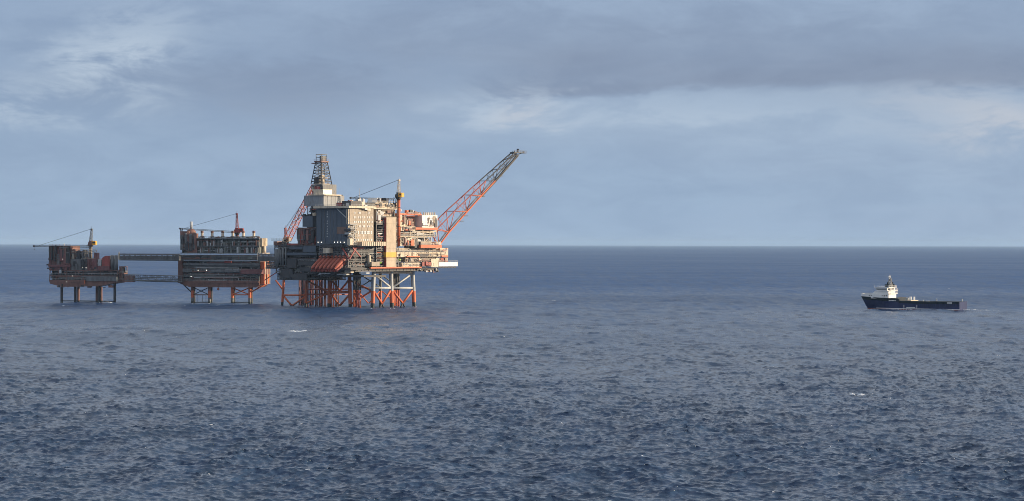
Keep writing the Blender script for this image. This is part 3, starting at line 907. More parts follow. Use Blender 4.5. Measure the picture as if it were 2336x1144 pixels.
# drill floor, substructure and plant above the shaded side
mb = MB(); v = boxL(FM, mb, 680, 722, 520, 560, 6, 22); ribbed_wall(mb, 'L', 6, v[0], v[1], v[2], v[3], 4, 0, .3, .3, 4)
mod = PM.part('mud_module', mb, 'rust')
g = MB(); rr = random.Random(41); gear(g, 'L', 6, v[0], v[1], v[2], v[3], rr, 26, 2.6, 4, False); pipes(g, 'L', 6, v[0], v[1], v[2], v[3], rr, 20, 1.6, .4, 4)
PM.part('equipment', g, ['rust', 'dark', 'steel', 'maroon'], mod)
mb = MB(); boxL(FM, mb, 690, 713, 493, 518, 4, 9); PM.part('mud_tank', mb, 'bluegrey')
mb = MB(); rr = random.Random(42); gear(mb, 'L', 8, FM.B(713, 8), FM.B(690, 8), FM.Z(493, 8, 50), FM.Z(488, 8, 50), rr, 7, 3); PM.part('roof_plant', mb, 'dark')
mb = MB(); p = FM.pL(718, 509, 12); mb.cyl(p, p + Vector((0, 0, 6.4)), 1.7, n=14); mb.dome(p + Vector((0, 0, 6.4)), 1.7, 0, 14, 3, .4, 0); PM.part('storage_tank', mb, 'cream', smooth=True)
for i, (y0, y1) in enumerate(((520, 506), (506, 490), (490, 470))):
    open_deck(PM, 16, 40, FM.B(745, 16), FM.B(700, 16), FM.Z(y0, 16, 50), FM.Z(y1, 16, 50) - .02, 600 + i, 'dark', 'steel', ['dark', 'steel', 'maroon'], 1.3, 'RL')
ab = 10.0   # derrick stands set back on the roof level
mb = MB(); v = boxL(FM, mb, 694, 738, 446.5, 470, ab - 4, 20); ribbed_wall(mb, 'L', ab - 4, v[0], v[1], v[2], v[3], 4, 0, .2, .15)
ribbed_wall(mb, 'R', v[0], ab - 4, ab + 16, v[2], v[3], 4, 0, .2, .15)
DF = PM.part('drill_floor_house', mb, 'midgrey')
bD = v[0]
mb = MB(); vv = boxR(FM, mb, 752, 783, 449, 469, bD + 2, 12); ribbed_wall(mb, 'R', bD + 2, vv[0], vv[1], vv[2], vv[3], 3, 0, .2, .12)
PM.part('drill_floor_house', mb, 'cream')
mb = MB(); boxR(FM, mb, 770, 782, 447, 455, bD + .5, 6, 0); boxR(FM, mb, 772, 781, 458, 465, bD + .8, 1, 1); PM.part('roof_plant', mb, ['tan', 'dark'])
mb = MB(); v2 = boxL(FM, mb, 712, 737, 421, 446, ab, 13, 0); PM.part('drill_floor_house', mb, 'steel')
b3 = v2[0]
mb = MB(); boxR(FM, mb, 737.5, 753, 419.5, 432, b3 + .3, 9, 0); boxR(FM, mb, 736, 757.5, 432.5, 446, b3 - 1.5, 9, 0)
w3 = PM.part('drill_floor_house', mb, 'cream')
mb = MB(); v4 = boxR(FM, mb, 737, 757, 433.5, 444, b3 - 1.72, .2, 0); PM.part('wall_panel', mb, 'white', w3)
mb = MB(); gear(mb, 'L', ab, v2[0], v2[1], v2[2], v2[3], random.Random(8), 16, 1.8, 4, False); pipes(mb, 'L', ab, v2[0], v2[1], v2[2], v2[3], random.Random(9), 12, 1.2, .3, 4)
mb2 = mb; PM.part('equipment', mb2, ['dark', 'maroon', 'cream', 'steel'], DF)
mb = MB(); boxL(FM, mb, 703, 740, 444, 446.4, ab - 5, 18); railing(mb, 'L', ab - 5, FM.B(740, ab - 5), FM.B(703, ab - 5), FM.Z(444, ab - 5, 40)); PM.part('walkway', mb, 'cream')

# derrick
aD = ab + 7.0
pbase = FM.pL(733, 421, aD)
DK = Thing('drilling_derrick', 'dark lattice drilling derrick with pale crown box, tallest tower on the platforms', 'derrick', FM, tuple(pbase))
ztop = FM.Z(371, aD, pbase.y)
mb = MB(); k0 = 10.2; k1 = 5.8
mb.truss(pbase, (aD, pbase.y, ztop), k0, k1, k0, k1, 8, .34, .19, 0, 0, Vector((1, 0, 0)))
DF_ = DK.part('lattice_tower', mb, 'dark')
mb = MB()
mb.box(aD - 3.6, aD + 3.6, pbase.y - 3.6, pbase.y + 3.6, ztop, ztop + 1.0)
railing(mb, 'L', aD - 3.6, pbase.y - 3.6, pbase.y + 3.6, ztop + 1); railing(mb, 'R', pbase.y - 3.6, aD - 3.6, aD + 3.6, ztop + 1)
boxL(FM, mb, 710, 719, 372, 374, aD - 3, 3)
DK.part('crown_deck', mb, 'rust')
mb = MB()
zc = FM.Z(353, aD, pbase.y)
for sx in (-2.6, 2.6):
    for sy in (-2.6, 2.6):
        mb.bar((aD + sx, pbase.y + sy, ztop + 1), (aD + sx, pbase.y + sy, zc), .35)
for z in (zc, (zc + ztop) / 2 + .5):
    for q in (-2.6, 2.6):
        mb.bar((aD - 2.6, pbase.y + q, z), (aD + 2.6, pbase.y + q, z), .3); mb.bar((aD + q, pbase.y - 2.6, z), (aD + q, pbase.y + 2.6, z), .3)
mb.box(aD - 1.2, aD + 2.3, pbase.y - 2.2, pbase.y + .6, ztop + 1.02, zc - 1.0)
DK.part('crown_block_frame', mb, 'steel')
mb = MB()
zt = FM.Z(400, aD, pbase.y)
mb.box(aD - 1.2, aD + 1.4, pbase.y - 1.6, pbase.y + 1.2, pbase.z, zt); mb.box(aD - .5, aD + .5, pbase.y - .5, pbase.y + .5, zt + .01, ztop)
mb.box(aD - 4.0, aD + 3.4, pbase.y - 3.4, pbase.y + 3.4, pbase.z + 4.2, pbase.z + 4.6)
DK.part('travelling_block', mb, 'cream')
mb = MB(); boxL(FM, mb, 716, 727, 405, 420, aD - 4.5, 4); mb2 = mb
DK.part('pipe_racking_board', mb2, 'dark')
mb = MB(); mb.cyl((aD + 4, pbase.y + 1, pbase.z), (aD + 4, pbase.y + 1, ztop - 3), .22, n=6); mb.cyl((aD - 4, pbase.y, pbase.z), (aD - 2.5, pbase.y, ztop - 1), .18, n=6); DK.part('standpipe', mb, 'steel')

# flare boom
bF = 9.0
FB_top = [(998, 522), (1037, 482), (1075, 445), (1108, 413), (1135, 387), (1157, 365), (1172, 350)]
FB_bot = [(1012, 561), (1034, 530), (1074, 483), (1105, 447), (1135, 413), (1158, 385), (1184, 354)]
base = FM.pR(1012, 562, bF)
FL = Thing('flare_boom', 'long lattice flare boom slanting up to the right, orange below and dark at its tip', 'flare boom', FM, tuple(base))
def fpR(p, b): return FM.pR(p[0], p[1], b)
ch = {0: MB(), 1: MB()}
wid = lambda i: 4.6 * (1 - i / 9)
tops = [[fpR(p, bF), fpR(p, bF) + Vector((0, 2 * wid(i), 0))] for i, p in enumerate(FB_top)]
bots = [fpR(p, bF) + Vector((0, wid(i), 0)) for i, p in enumerate(FB_bot)]
CH = MB(); WB = MB()
for i in range(6):
    m = 0 if i < 3 else 1
    CH.cyl(tops[i][0], tops[i+1][0], .42, n=8, m=2 if i < 2 else (2 if i == 2 else 1), caps=False)
    CH.cyl(tops[i][1], tops[i+1][1], .42, n=8, m=2 if i < 3 else 1, caps=False)
    CH.cyl(bots[i], bots[i+1], .66, n=8, m=0 if i < 4 else 1, caps=False)
    for s_ in (0, 1):
        WB.cyl(tops[i][s_], bots[i+1], .26, n=6, m=m)
        WB.cyl(tops[i+1][s_], bots[i+1], .26, n=6, m=m)
        mid = tops[i][s_].lerp(tops[i+1][s_], .55)
        WB.cyl(mid, bots[i+1], .16, n=5, m=m)
        WB.cyl(mid, bots[i].lerp(bots[i+1], .7), .12, n=5, m=m)
    WB.cyl(tops[i][0], tops[i][1], .2, n=6, m=m); WB.cyl(tops[i+1][0], tops[i+1][1], .2, n=6, m=m)
    WB.cyl(tops[i][0], tops[i+1][1], .14, n=5, m=m)
for s_ in (0, 1):
    WB.cyl(tops[0][s_], bots[0], .36, n=6, m=0)
WB.cyl(tops[0][0], fpR((990, 552), bF), .3, n=6, m=2); WB.cyl(bots[0], fpR((975, 561), bF), .3, n=6, m=2)
FL.part('chord', CH, ['orange', 'dark', 'maroon'], smooth=True)
FL.part('web_bracing', WB, ['orange', 'dark', 'maroon'], smooth=True)
mb = MB()
for o, r_ in ((.4, .3), (1.2, .2)):
    q = [b_ + Vector((-.6, 0, 1.3 + o)) for b_ in bots]
    for i in range(6): mb.cyl(q[i], q[i+1], r_, n=6)
FL.part('gas_pipe', mb, 'steel', smooth=True)
mb = MB()
for i in range(6):
    q0 = bots[i] + Vector((0, -.5, .55)); q1 = bots[i+1] + Vector((0, -.5, .55))
    if i >= 3:
        mb.bar(q0 + Vector((.5, 0, -1.0)), q1 + Vector((.5, 0, -1.0)), .5)
for (x, y) in ((1052, 505), (1062, 493), (1100, 449), (1155, 386), (1142, 402)):
    p = FM.pR(x, y, bF + 3.5); mb.box(p.x - 1.6, p.x + 1.6, p.y - 1, p.y + 1, p.z - .25, p.z + .25)
FL.part('walkway', mb, 'dark')
mb = MB()
p = FM.pR(1181, 348.5, bF + 2)
a0, a1 = FM.A(1168, bF + 2), FM.A(1195, bF + 2)
mb.box(a0, a1, p.y - 2.2, p.y + 2.2, p.z - .5, p.z + .1)
railing(mb, 'R', p.y - 2.2, a0, a1, p.z + .1, 0, 2.2, 1.3, .07)
for q in (a0 + .8, (a0 + p.x) / 2 - .6, a1 - .8): mb.cyl((q, p.y, p.z + .1), (q, p.y, p.z + 1.1), .35, n=8)
mb.bar(tops[6][0], (p.x, p.y, p.z), .4); mb.bar(bots[6], (a1 - 2, p.y, p.z), .4)
FL.part('tip_platform', mb, 'dark')
mb = MB(); mb.cyl((p.x, p.y, p.z), (p.x, p.y, p.z + 1.8), .5, .5, 10); mb.cyl((p.x, p.y, p.z + 1.8), (p.x, p.y, p.z + 2.7), .7, 1.1, 10)
FL.part('flare_tip', mb, 'dark')

# lifeboats: a row on slanting launch ramps below the shaded side
tilt = R(36)
def lifeboat_meshes():
    hull = MB(); n = 10; L = 17.0
    prof = [(-.5, .25, .3), (-.46, .8, .9), (-.3, 1.25, 1.3), (0, 1.45, 1.45), (.25, 1.3, 1.3), (.42, .8, .85), (.5, .15, .2)]
    for (t, w, h) in prof:
        w *= .86
        for i in range(n):
            th = 2 * math.pi * i / n
            hull.v.append((t * L, w * math.cos(th), h * math.sin(th) * (1.0 if math.sin(th) > 0 else .9)))
    for j in range(len(prof) - 1):
        for i in range(n):
            q = (i + 1) % n
            hull.f.append((j*n+i, j*n+q, (j+1)*n+q, (j+1)*n+i)); hull.m.append(0)
    hull.f.append(tuple(range(n))); hull.m.append(0); hull.f.append(tuple(reversed(range((len(prof)-1)*n, len(prof)*n)))); hull.m.append(0)
    wh = MB(); wh.prism([(-.8, 1.2), (.8, 1.2), (.7, 2.1), (-.7, 2.1)], 2.2, 4.4)
    wn = MB(); wn.box(2.14, 2.2, -.6, .6, 1.55, 2.0)
    return hull, wh, wn
def ramp_mesh():
    rm = MB()
    for s_ in (-1.1, 1.1):
        rm.box(-9, 11, s_ - .12, s_ + .12, -2.4, -1.2)
    for k in range(6): rm.bar((-6 + k * 2.8, -1, -1.6), (-6 + k * 2.8, 1, -1.6), .25)
    return rm
lb0 = None
nth = ['first', 'second', 'third', 'fourth', 'fifth', 'sixth', 'seventh']
for i in range(7):
    px = 786 - i * 8.9
    b = FM.B(px, 1.0); aa = -1.5
    z = FM.Z(597, aa, b)
    lab = 'orange free-fall lifeboat on its ramp, ' + ('brightly sunlit nose, nearest the living quarters corner' if i == 0 else nth[i] + ' from the sunlit corner of the row')
    if i == 0:
        e = bpy.data.objects.new('lifeboat', None); COL.objects.link(e)
        h_, w_, n_ = lifeboat_meshes()
        ho = mesh_obj('hull', h_, ['boat'], e, smooth=True)
        wo_ = mesh_obj('wheelhouse', w_, ['boat'], e); mesh_obj('window', n_, ['glass'], wo_)
        mesh_obj('launch_ramp', ramp_mesh(), ['maroon'], e)
        lb0 = e
    else:
        e = lb0.copy(); COL.objects.link(e)
        for c_ in lb0.children:
            k = c_.copy(); COL.objects.link(k); k.parent = e
            for g_ in c_.children:
                l = g_.copy(); COL.objects.link(l); l.parent = k
    e.location = FM.w(aa, b, z); e.rotation_euler = (0, -tilt, FM.phi)
    e['label'] = lab; e['category'] = 'lifeboat'; e['group'] = 'free-fall lifeboats in a row'

# cranes of the main platform
crane(FM, FM.A(909, 1.0), 909, 562, 452, 410, 910, ((900, 455), (800, 452)), 'tall red crane rising beside the tan stair tower, with a yellow cab', 'orange', 'dark', 'yellow', 1.25, 1, 'cream', 'steel', 1.3)
crane(FM, 24.0, 652, 560, 553, 520, 651, ((655, 548), (716, 424)), 'crane at the drilling end with its red lattice boom raised beside the derrick', 'tan', 'cream', 'tan', 1.5, 1, 'maroon', 'orange', 4.2, 3.5, .24)
mb = MB(); p = FM.pL(637, 548, 20); mb.box(18, 24, FM.B(648, 20), FM.B(623, 20), p.z - .3, p.z + .2); railing(mb, 'L', 18, FM.B(648, 20), FM.B(623, 20), p.z + .2)
rr = random.Random(55); gear(mb, 'L', 20, FM.B(655, 20), FM.B(626, 20), FM.Z(560, 20, 70), FM.Z(549, 20, 70), rr, 10, 3)
PM.part('laydown_platform', mb, 'steel')
mb = MB(); boxL(FM, mb, 624, 632, 551, 560, 14, 5, 0); boxL(FM, mb, 655, 690, 556, 561, 10, 8, 1); PM.part('storage_tank', mb, ['rust', 'maroon'])

# ------------------------------------------------------------------ middle platform
F2 = Frame(592, 1604, 78)
P2 = Thing('compression_platform', 'middle platform with a row of six short exhaust stacks along its roof', 'oil platform', F2, (0, 0, 0))
def z2(y, a=0, b=30): return F2.Z(y, a, b)
bW = F2.B(411, 0)
for px, mm in ((439, ('rust', 'orange', 'steel')), (478, ('rust', 'orange', 'steel')), (530, ('orange', 'orange', 'steel')), (570, ('orange', 'orange', 'steel'))):
    t = F2.pL(px, 650, 4); f = F2.pL(px, 694, 4); f.z = -4
    leg(P2, t, f, 1.1, mm, (z2(664), z2(680)), 1.5)
    t = F2.pL(px + 4, 650, 17); f = F2.pL(px + 4, 692, 17); f.z = -4
    leg(P2, t, f, 1.0, ('dark',), (), 1.5)
def l2(px, y, a=4): return F2.pL(px, y, a)
for (p, q, r_, m) in (((440, 673), (478, 673), .35, 'rust'), ((530, 673), (570, 673), .4, 'orange'), ((440, 690), (478, 690), .35, 'dark'), ((530, 690), (570, 690), .35, 'dark'),
                     ((441, 656), (477, 673), .3, 'dark'), ((477, 656), (441, 673), .3, 'dark'), ((531, 657), (570, 673), .4, 'orange'), ((569, 657), (531, 673), .4, 'orange'),
                     ((418, 649), (438, 668), .45, 'dark'), ((606, 649), (571, 668), .5, 'orange'), ((450, 674), (450, 690), .15, 'steel'), ((462, 674), (462, 690), .15, 'steel'), ((470, 674), (470, 690), .15, 'steel')):
    brace(P2, l2(*p), l2(*q), r_, m)
mb = MB(); p = l2(498, 660, 2); mb.dome(p, 1.0, 0, 8, 4); mb.bar(p, p + Vector((0, 0, 3)), .4); P2.part('fender_buoy', mb, 'orange')
# lower decks
mb = MB(); mb.prism([(F2.B(592, 0), z2(650)), (F2.B(585, 0), z2(656)), (F2.B(432, 0), z2(656)), (F2.B(411, 0), z2(648)), (F2.B(411, 0), z2(644)), (F2.B(592, 0), z2(644))], 0, 20); P2.part('cellar_deck', mb, 'rust')
lev = (644, 631, 621, 608, 595)
for i in range(4):
    open_deck(P2, 0.0 if i % 2 == 0 else 1.0, 20, 0.0, F2.B(407 if i > 1 else 411, 0), z2(lev[i]), z2(lev[i+1]) - .02, 700 + i, 'greengrey' if i % 2 else 'rust', 'steel', ['greengrey', 'steel', 'rust', 'rust', 'dark', 'palegrey', 'plum'], 1.6, 'RL', inset=4)
mb = MB()
for (x0, x1, y0, y1, m) in ((416, 590, 601.5, 606.0, 0), (480, 545, 615, 621, 0), (416, 437, 613, 621, 0), (443, 590, 641, 646, 1)):
    boxL(F2, mb, x0, x1, y0, y1, -.8, .7, m)
P2.part('wall_panel', mb, ['steel', 'rust'])
mb = MB(); v = boxL(F2, mb, 399, 592, 582, 594, -2.2, 2.1); ribbed_wall(mb, 'L', -2.2, v[0], v[1], v[2], v[3], 4.2, 0, .2, .12); railing(mb, 'L', -2.2, v[0], v[1], v[3]); g = MB(); pipes(g, 'L', -2.3, v[0], v[1], v[2], v[3], random.Random(64), 26, .5, .25, 4, .3); gear(g, 'L', -2.3, v[0], v[1], v[2], v[3], random.Random(65), 14, .7, 4, False); DC = P2.part('deck_edge_cladding', mb, 'dullgrey'); P2.part('pipework', g, ['dullgrey', 'rust', 'dark', 'greengrey'], DC)
mb = MB(); boxL(F2, mb, 512, 528, 595.5, 600, -1.0, .8); P2.part('wall_panel', mb, 'maroon')
mb = MB(); boxL(F2, mb, 407, 416, 594, 646, -1.2, 4); ribbed_wall(mb, 'L', -1.2, F2.B(416, -1.2), F2.B(407, -1.2), z2(646), z2(594), 1.0, 0, .3, .3, 3); P2.part('stair_tower', mb, 'rust')
for (x, y) in ((452, 617), (471, 617), (436, 631)): lamp(P2, l2(x, y, -1.3), .26)
# sunlit end: orange stair towers
for y0, y1 in ((597, 613.5), (626, 648)):
    mb = MB()
    aE = 10
    mb.box(2, 15, -2.4, -.02, z2(y1, 10, 0), z2(y0, 10, 0)); ribbed_wall(mb, 'R', -2.4, 2, 15, z2(y1, 10, 0), z2(y0, 10, 0), 3.4, 0, .6, .5)
    P2.part('stair_tower', mb, 'orange')
mb = MB()
for k in (3, 8, 13):
    mb.cyl((k, -3.4, z2(648)), (k, -3.4, z2(595)), .5, n=8)
P2.part('riser_pipe', mb, 'cream')
mb = MB(); mb.box(-1.5, 16, -2, 14, z2(625), z2(614.5)); P2.part('deck_beam', mb, 'plum')
# upper module with recessed bays and tanks
u0, u1 = 0.5, bW
mb = MB(); mb.box(3.5, 15, 1.0, bW - 1.0, z2(579), z2(545)); MOD = P2.part('turbine_hall', mb, 'greengrey')
mb = MB()
for y0, y1, o in ((579, 577, 0), (563, 561, .3), (546, 543.5, 0)):
    mb.box(o, 15.2, 0.3, bW - .2, z2(y0), z2(y1))
P2.part('hall_ledge', mb, 'steel', MOD)
mb = MB(); nb = 12
for i in range(nb + 1):
    b = 0.8 + (bW - 1.8) * i / nb
    mb.box(1.6, 3.49, b - .22, b + .22, z2(577), z2(546))
P2.part('hall_column', mb, 'greengrey', MOD)
rr = random.Random(61)
mb = MB(); pal2 = ['steel', 'greengrey', 'palegrey', 'palegrey', 'rust']
for i in range(46):
    b = rr.uniform(1.5, bW - 2.5); r_ = rr.uniform(.45, 1.0)
    ya, yb = (576.9, rr.uniform(565, 571)) if rr.random() < .55 else (560.9, rr.uniform(547, 556))
    m = rr.randrange(5); a = rr.uniform(.5, 2.2)
    mb.cyl((a, b, z2(ya)), (a, b, z2(yb)), r_, n=10, m=m); mb.dome((a, b, z2(yb)), r_, m, 10, 3, .6, 0)
pipes(mb, 'L', 2.0, 1, bW - 1, z2(577), z2(546), rr, 46, 1.2, .3, 5, .45)
P2.part('storage_tank', mb, pal2, MOD)
mb = MB()
for x in (497, 499.5, 502, 504.5, 507):
    p = l2(x, 580, .3); mb.cyl((.3, p.y, z2(580)), (.3, p.y, z2(568)), .35, n=8)
P2.part('pale_pipe_or_sunlit_edge', mb, 'palegrey', MOD)
for x in (461, 484, 508, 531, 555, 579):
    p = F2.pL(x, 543, 8); mb = MB(); zt = F2.Z(527, 8, p.y)
    mb.cyl(p, (p.x, p.y, zt - 1.6), 1.0, n=14, m=0, caps=False); mb.cyl((p.x, p.y, zt - 1.6), (p.x, p.y, zt), 1.12, n=14, m=1); mb.cyl(p, p + Vector((0, 0, 1.2)), 1.35, n=14, m=2)
    P2.part('exhaust_stack', mb, ['cream', 'rust', 'steel'], smooth=False)
mb = MB(); rr = random.Random(62); gear(mb, 'L', 6, 1, bW - 10, z2(543.4), z2(539.5), rr, 22, 4, 4); pipes(mb, 'L', 5, 1, bW - 4, z2(543.4), z2(539), rr, 20, 3, .2, 4, .35)
railing(mb, 'L', .2, .3, bW - .3, z2(543.5), 0, 2.0); P2.part('roof_plant', mb, ['steel', 'greengrey', 'rust', 'cream'])
mb = MB(); p = F2.pL(594, 579, 8); mb.cyl((9, -.6, z2(579)), (9, -.6, z2(563)), 1.5, n=14); mb.dome((9, -.6, z2(563)), 1.5, 0, 14, 3, .5, 0); mb.box(4, 20, -1.2, -.1, z2(579), z2(577)); P2.part('storage_tank', mb, 'cream', smooth=True)
mb = MB(); mb.box(3, 14, -.9, .9, z2(562), z2(544)); ribbed_wall(mb, 'R', -.9, 3, 14, z2(562), z2(544), 3, 0, .5, .4); P2.part('stair_tower', mb, 'cream')
# left end: round vessel with a stub stack
mb = MB(); boxL(F2, mb, 411, 428, 528, 546, 1, 14, 0); boxL(F2, mb, 428, 449, 533, 578, .2, 3.2, 0); rr = random.Random(71)
gear(mb, 'L', 1, F2.B(449, 1), F2.B(411, 1), z2(577), z2(533), rr, 26, 1.8, 3, False); pipes(mb, 'L', 1, F2.B(449, 1), F2.B(411, 1), z2(577), z2(533), rr, 24, 1.2, .3, 3)
P2.part('utility_module', mb, ['rust', 'dark', 'steel'])
p = F2.pL(436, 532, 9); mb = MB(); mb.cyl(p - Vector((0, 0, 4)), p, 3.7, n=18); mb.dome(p, 3.7, 0, 18, 5, .85, 0); V_ = P2.part('round_vessel', mb, 'rust', smooth=True)
mb = MB(); mb.cyl(p + Vector((0, 0, 2.6)), p + Vector((0, 0, F2.Z(506, 9, p.y) - p.z)), 1.0, n=12); P2.part('exhaust_stack', mb, 'palegrey', smooth=True)
mb = MB(); p = F2.pL(414, 546, 3); mb.truss(p, p + Vector((0, 0, 8)), 1.4, 1.2, 1.4, 1.2, 4, .15, .08, 0, 0, Vector((1, 0, 0))); P2.part('lattice_mast', mb, 'dark')
crane(F2, 12.0, 541, 543, 532, 487, 540, ((536, 530), (411, 522)), 'maroon crane standing among the roof exhaust stacks of the middle platform', 'maroon', 'maroon', 'maroon', 1.3, 1, 'maroon', 'steel', 1.3, 4.0)

# ------------------------------------------------------------------ left platform
F3 = Frame(268, 1618, 78)
P3 = Thing('wellhead_platform', 'leftmost smallest platform, rusty brown, on four plain dark legs', 'oil platform', F3, (0, 0, 0))
def z3(y, a=0, b=25): return F3.Z(y, a, b)
def l3(px, y, a=0): return F3.pL(px, y, a)
for px in (141, 172, 226, 262):
    t = l3(px, 645, 3); f = l3(px, 691, 3); f.z = -4; leg(P3, t, f, 1.0, ('dark',), (), 1.0)
for px in (179, 221, 231):
    t = l3(px, 645, 13); f = l3(px, 689.5, 13); f.z = -4; leg(P3, t, f, .95, ('rust',), (), 1.0)
for p, q in (((141, 687), (172, 687)), ((172, 687), (226, 687.5)), ((226, 687.5), (262, 688))): brace(P3, l3(*p, 3), l3(*q, 3), .4, 'dark')
bW3 = F3.B(112, 0)
mb = MB(); mb.prism([(F3.B(268, 0), z3(645)), (F3.B(250, 0), z3(648)), (F3.B(225, 0), z3(653)), (F3.B(170, 0), z3(655)), (F3.B(140, 0), z3(655)), (F3.B(114, 0), z3(648)), (bW3, z3(641)), (F3.B(268, 0), z3(641))], 0, 15); P3.part('cellar_deck', mb, 'rust')
rr = random.Random(80); mb = MB(); gear(mb, 'L', 1, F3.B(262, 1), F3.B(130, 1), z3(657), z3(649), rr, 16, 2, 3, False); P3.part('underdeck_equipment', mb, ['dark', 'rust', 'steel'])
open_deck(P3, 0, 15, 0, bW3, z3(641), z3(629) - .02, 800, 'rust', 'rust', ['rust', 'dark', 'steel', 'greengrey'], 1.8)
open_deck(P3, 0.5, 15, 0, bW3, z3(629), z3(617) - .02, 801, 'dark', 'rust', ['rust', 'dark', 'steel', 'dark'], 1.8)
mb = MB(); v = boxL(F3, mb, 196, 267, 631.5, 641.5, -.8, .7); ribbed_wall(mb, 'L', -.8, v[0], v[1], v[2], v[3], 2.5, 0, .12, .08); P3.part('wall_panel', mb, 'steel')
mb = MB(); v = boxL(F3, mb, 160, 196, 640, 645, -.7, .6); P3.part('wall_panel', mb, 'rust')
mb = MB(); boxL(F3, mb, 192, 194, 640, 648, -1.2, .45); P3.part('escape_ladder', mb, 'orange')
mb = MB(); p = l3(267, 644, -.9); mb.cyl((-.9, p.y, p.z), (-.9, p.y, z3(632)), .45, n=10); P3.part('pale_pipe_or_sunlit_edge', mb, 'cream', smooth=True)  # pale cylinder painted in for the deck's sunlit corner edge
mb = MB(); v = boxL(F3, mb, 135, 140, 616, 624, -.9, .8); P3.part('storage_tank', mb, 'palegrey')
# upper part: brown wall house at the left, vessels in the middle, boxes right
mb = MB(); v = boxL(F3, mb, 112, 160, 561, 606, 1.5, 18); ribbed_wall(mb, 'L', 1.5, v[0], v[1], v[2], v[3], 2.6, 0, .3, .25, 4.0)
HS = P3.part('wellhead_house', mb, 'rust')
g = MB(); rr = random.Random(81); gear(g, 'L', 1.5, v[0], v[1], v[2], v[3], rr, 26, 1.5, 4, False); pipes(g, 'L', 1.5, v[0], v[1], v[2], v[3], rr, 20, 1, .3, 4); P3.part('equipment', g, ['rust', 'dark', 'plum', 'steel'], HS)
mb = MB(); boxL(F3, mb, 110, 160, 604, 609, -.4, 20); railing(mb, 'L', -.4, F3.B(160, -.4), F3.B(110, -.4), z3(604)); railing(mb, 'L', 1.5, F3.B(160, 1.5), F3.B(112, 1.5), z3(561)); P3.part('walkway', mb, 'plum')
mb = MB(); boxL(F3, mb, 106, 113, 603, 606, 2, 5); boxL(F3, mb, 107, 112, 611, 614, 2, 5); P3.part('side_platform', mb, 'dark')
mb = MB(); boxL(F3, mb, 112, 160, 609.2, 617, 1.2, 18); gear(mb, 'L', 1.2, F3.B(160, 1), F3.B(112, 1), z3(617), z3(609), random.Random(82), 14, 1.2, 2, False); P3.part('wellhead_house', mb, ['plum', 'dark'])
mb = MB(); boxL(F3, mb, 160, 204, 591, 617, 2, 14); rr = random.Random(83); v = boxL(F3, mb, 161, 203, 592, 609, 1.9, .09, 0); gear(mb, 'L', 2, v[0], v[1], z3(617), z3(592), rr, 10, 1.2, 2, False); P3.part('switch_room', mb, ['steel', 'dark'])
for x, r_, m in ((176, 2.3, 'rust'), (193, 2.9, 'dark')):
    p = l3(x, 590, 6); mb = MB(); mb.cyl(p, p + Vector((0, 0, 4)), r_, n=14); mb.dome(p + Vector((0, 0, 4)), r_, 0, 14, 4, .8, 0); P3.part('storage_tank', mb, m, smooth=True)
mb = MB(); rr = random.Random(84); gear(mb, 'L', 4, F3.B(204, 4), F3.B(160, 4), z3(591), z3(568), rr, 18, 3, 4); pipes(mb, 'L', 3, F3.B(222, 3), F3.B(160, 3), z3(591), z3(568), rr, 20, 2, .3, 4, .5)
mb.truss(l3(170, 591, 3), l3(160, 566, 3), 1.2, 1.2, 1.2, 1.2, 5, .15, .1); P3.part('roof_plant', mb, ['rust', 'dark', 'steel', 'tan'])
mb = MB(); v = boxL(F3, mb, 200, 222, 591, 616, 1, 10); ribbed_wall(mb, 'L', 1, v[0], v[1], v[2], v[3], 1.6, 0, .25, .2); gear(mb, 'L', 1, v[0], v[1], v[2], v[3], random.Random(85), 10, 1, 2, False); boxL(F3, mb, 214, 222, 577, 591, 2, 4, 0); P3.part('pump_room', mb, ['plum', 'dark'])
mb = MB(); boxL(F3, mb, 223, 231, 592, 607, 1.4, 5, 0); gear(mb, 'L', 1.4, F3.B(231, 1), F3.B(223, 1), z3(607), z3(592), random.Random(86), 8, .5, 1, False); P3.part('pipe_rack', mb, 'palegrey')
mb = MB(); mb.prism([(F3.B(250, .5), z3(617)), (F3.B(233, .5), z3(617)), (F3.B(233, .5), z3(589)), (F3.B(240, .5), z3(584)), (F3.B(250, .5), z3(584))], .5, 8); P3.part('blast_shelter', mb, 'maroon', label='bright red slanting box house')
mb = MB(); boxL(F3, mb, 223, 250, 607.5, 617.2, .2, .25); P3.part('wall_panel', mb, 'plum')
for k, x in enumerate((256, 265)):
    mb = MB(); p = l3(x, 617, 3); mb.cyl(p, (p.x, p.y, z3(584)), 1.45, n=14); mb.dome((p.x, p.y, z3(584)), 1.45, 0, 14, 3, .4, 0); P3.part('storage_tank', mb, 'steel', smooth=True)
mb = MB()
for x in (252.5, 260.5, 270, 273): mb.bar((.8, l3(x, 600, .8).y, z3(592)), (.8, l3(x, 600, .8).y, z3(577 if x > 269 else 583)), .3)
P3.part('pale_pipe_or_sunlit_edge', mb, 'cream')
open_deck(P3, 3, 14, -2.5, 0, z3(641, 4, 0), z3(625, 4, 0), 803, 'rust', 'rust', ['rust', 'dark', 'steel'], 2.0, 'RL', inset=2)
open_deck(P3, 3, 14, -2.5, 0, z3(625, 4, 0), z3(608, 4, 0), 804, 'rust', 'rust', ['rust', 'dark', 'steel'], 2.0, 'RL', inset=2)
for x, y in ((188, 611), (196.5, 611.5), (143, 592), (152, 643.5), (166, 630)): lamp(P3, l3(x, y, -1.6), .24)
mb = MB(); p = l3(147, 561, 4); mb.bar(p, p + Vector((0, 0, 1.6)), .6); P3.part('roof_light', mb, 'white')
crane(F3, 6.0, 207, 591, 561, 522, 209, ((204, 563), (78, 562)), 'crane with a yellow cab on the leftmost platform, its boom resting level', 'tan', 'rust', 'yellow', 1.1, 1, 'steel', 'dark', 1.4, 3.0)

for T_ in (PM, P2, P3): T_.finish()

